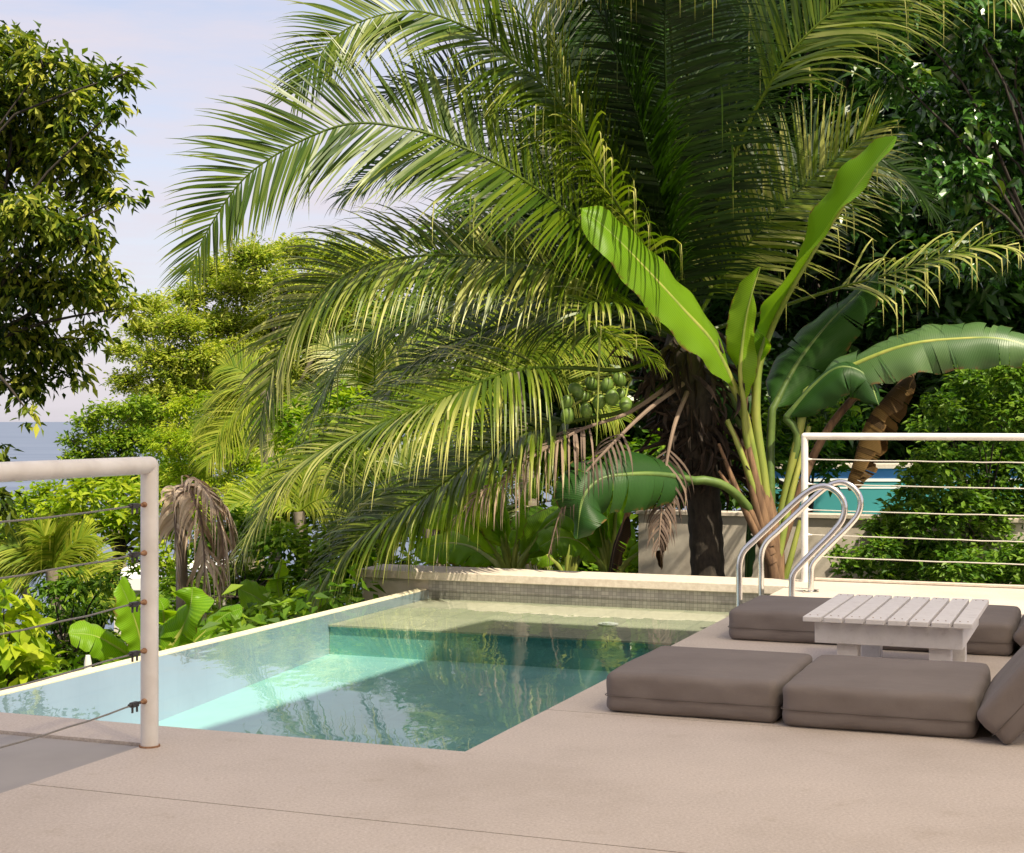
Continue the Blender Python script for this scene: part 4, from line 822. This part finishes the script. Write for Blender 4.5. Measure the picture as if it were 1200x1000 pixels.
tree('glossy_leaved_tree', 'tree with big glossy dark leaves at the upper right edge', 'tree', gp(1290, 14.6), P(1230, 330, 14.6), [(x, y, 14.6 + .4 * math.sin(x), r) for x, y, r in ((1150, 60, 38), (1195, 100, 38), (1100, 130, 32), (1150, 155, 42), (1195, 200, 40), (1118, 215, 36), (1170, 255, 38), (1055, 95, 26), (1075, 175, 30), (1195, 300, 30), (1145, 305, 24), (1240, 150, 55), (1130, 15, 38), (1200, -10, 45), (1060, 25, 30), (1240, 250, 50), (1250, 50, 50))],
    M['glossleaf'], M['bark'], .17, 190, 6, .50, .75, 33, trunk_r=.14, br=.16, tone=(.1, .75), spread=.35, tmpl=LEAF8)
tree('hedge_bush', 'dense small-leaved hedge bush beyond the right cable railing', 'hedge', gp(1150, 14), P(1150, 640, 14), [(x, y, 13.6 + .5 * math.sin(x * .7), r) for x, y, r in ((1140, 452, 24), (1182, 440, 28), (1215, 430, 34), (1102, 478, 22), (1080, 500, 12), (1140, 492, 34), (1192, 490, 40), (1100, 540, 28), (1142, 550, 40), (1195, 550, 40), (1072, 575, 18), (1085, 560, 22), (1092, 612, 36), (1150, 620, 44), (1205, 620, 44), (1062, 650, 28), (1120, 672, 40), (1180, 680, 40), (1030, 648, 24), (1005, 668, 18), (985, 655, 13), (1034, 622, 17), (1046, 600, 13), (1068, 552, 14), (1062, 590, 15), (1060, 610, 20), (1090, 655, 34), (1150, 590, 40), (1210, 660, 40), (1050, 685, 26), (1120, 590, 30), (1240, 500, 50), (1240, 600, 50))],
    M['hedgeleaf'], M['bark'], .074, 800, 8, .5, .35, 34, trunk_r=.05, tone=(.1, .9), spread=.5)
tree('shade_shrub', 'shaded leafy shrub behind the garden wall right of the palm trunk', 'shrub', gp(960, 17), P(950, 580, 17), [(x, y, 16.6, r) for x, y, r in ((955, 520, 30), (990, 490, 24), (930, 480, 28), (972, 552, 20), (900, 540, 28), (880, 500, 28), (770, 540, 34), (730, 560, 30), (780, 590, 24), (850, 580, 26), (920, 590, 20))],
    M['midleaf'], M['bark'], .13, 240, 7, .45, .4, 35, trunk_r=.06, tone=(.0, .7), spread=.4)

def ground_cover():
    r = np.random.default_rng(90); n = 40000; Y = 9 + 75 * r.random(n) ** 1.5; X = (r.uniform(-80, 1400, n) - 600) * Y / F
    a, b = ab(X, Y); ok = ((a < -3.2) | (b > 6.9)) & ~((a > 0) & (b < 12)) & ~((np.abs(a - .2) < 2.6) & (b > 8.9) & (b < 9.8)) & ~((X > 2.2) & (X < 7.4) & (Y > 13) & (Y < 21.5)) & ~((a > -4.5) & (a < 1) & (b > 6) & (b < 13)); X, Y = X[ok], Y[ok]; n = len(X)
    h = r.random(n) ** 1.6 * np.interp(Y, [9, 14, 40], [.5, 1.2, 4.0]); z = ground(X, Y) + h
    c = np.stack([X, Y, z], 1); o = nrm(r.normal(size=(n, 3)) + Z * .6); mb = MB()
    k = 7; cc = np.repeat(c, k, 0); L_ = np.interp(cc[:, 1], [9, 80], [.14, .42]) * r.uniform(.6, 1.2, len(cc)); d = r.normal(size=cc.shape); d[:, 2] = d[:, 2] * .4 - .2
    put_leaves(mb, cc + r.normal(size=cc.shape) * L_[:, None] * .6, d, nrm(r.normal(size=cc.shape) * .5 + Z), L_, L_ * .45, np.repeat(r.uniform(.05, .8, n), k))
    tag(mb.build('ground_cover', M['midleaf']), kind='stuff')
ground_cover()
def hill():
    # wooded slope farther inland, rising to the right of the bay
    mb = MB(); xs = np.linspace(-12, 140, 50); ys = np.linspace(62, 190, 24); X, Y = np.meshgrid(xs, ys); q = (X + 12) / 40; zz = ground(X, Y) + np.clip(q, 0, 1.6) * 13 * np.clip((Y - 62) / 50, 0, 1) + .6 * np.sin(X * .5) * np.cos(Y * .3)
    n, k = X.shape; i = (np.arange(n - 1)[:, None] * k + np.arange(k - 1)[None]).ravel(); mb.add(np.stack([X, Y, zz], -1).reshape(-1, 3), np.stack([i, i + 1, i + k + 1, i + k], 1)); tag(mb.build('hillside', M['soil'], smooth=True), kind='structure')
    r = np.random.default_rng(91); m = 9000; ii = r.integers(0, n * k, m); c = np.stack([X.ravel()[ii] + r.normal(size=m) * 1.5, Y.ravel()[ii] + r.normal(size=m) * 2, zz.ravel()[ii] + r.uniform(0, 4.5, m)], 1)
    mb = MB(); kk = 8; cc = np.repeat(c, kk, 0); d = r.normal(size=cc.shape); L_ = r.uniform(.5, 1.0, len(cc)); put_leaves(mb, cc + r.normal(size=cc.shape) * .5, d, nrm(r.normal(size=cc.shape) * .5 + Z), L_, L_ * .5, np.repeat(r.uniform(.2, .9, m), kk)); tag(mb.build('far_woods', M['midleaf']), kind='stuff')
hill()

# ------------------------------------------------------------ walls and buildings beyond
def beyond():
    t = thing('garden_wall', 'stained cream garden wall behind the palm trunk', 'wall')
    mb = MB(); mb.box((-2.11, 9.3, -1.4), (2.6, 9.48, .285), W); mb.build('wall_face', M['plaster'], t)
    mb = MB(); mb.box((-2.13, 9.27, .287), (2.62, 9.51, .325), W); mb.build('cap', M['coping'], t, bevel=.004); root_at(t, W(.2, 9.4, -1.3))
    t = thing('neighbour_pool', 'turquoise neighbouring pool with blue band seen behind the right railing', 'pool')
    tq, nt, b, L = mat('turquoise_paint'); b.inputs['Base Color'].default_value = (.06, .26, .27, 1); b.inputs['Roughness'].default_value = .25
    bl, nt, b, L = mat('blue_paint'); b.inputs['Base Color'].default_value = (.08, .26, .62, 1); b.inputs['Roughness'].default_value = .4
    Yf = 17.6; x0, x1 = 2.9, 6.0
    mb = MB(); mb.box((x0, Yf, -1.2), (x1, Yf + .3, .50)); mb.build('basin_wall', tq, t)
    mb = MB(); mb.box((x0, Yf - .01, .502), (x1, Yf + .28, .535)); mb.box((x0, Yf - .006, .42), (x1, Yf - .001, .44)); mb.build('tile_line', M['roofwhite'], t)
    mb = MB(); mb.box((x0, Yf + .0, .537), (x1, Yf + .28, .65)); mb.build('blue_band', bl, t)
    mb = MB(); mb.box((x0 - .1, Yf - .06, .652), (x1 + .1, Yf + .5, .70)); mb.build('coping', M['coping'], t)
    mb = MB(); mb.box((x0, 15.2, -.6), (x1, Yf - .008, .1)); mb.build('water', tq, t); root_at(t, (4.8, Yf, -1))
    t = thing('white_building', 'small white flat-roofed building glimpsed below the dead palm', 'building')
    c = P(196, 690, 26)
    mb = MB(); mb.box(c - [.9, 0, 4], c + [.55, 3, -.02]); mb.build('wall', M['housewall'], t)
    mb = MB(); mb.box(c - [1.1, .25, .015], c + [.7, 3.2, .22]); mb.build('roof', M['roofwhite'], t, bevel=.02); root_at(t, c - [0, 0, 4])
    t = P(103, 777, 12.0); mb = MB(); mb.tube([t - [0, 0, 1.2], t, t + [0, 0, .06]], [.03, .03, .018], 10)
    tag(mb.build('garden_post', M['white'], smooth=True), 'short white garden post poking above the pool rim at left', 'post')
beyond()
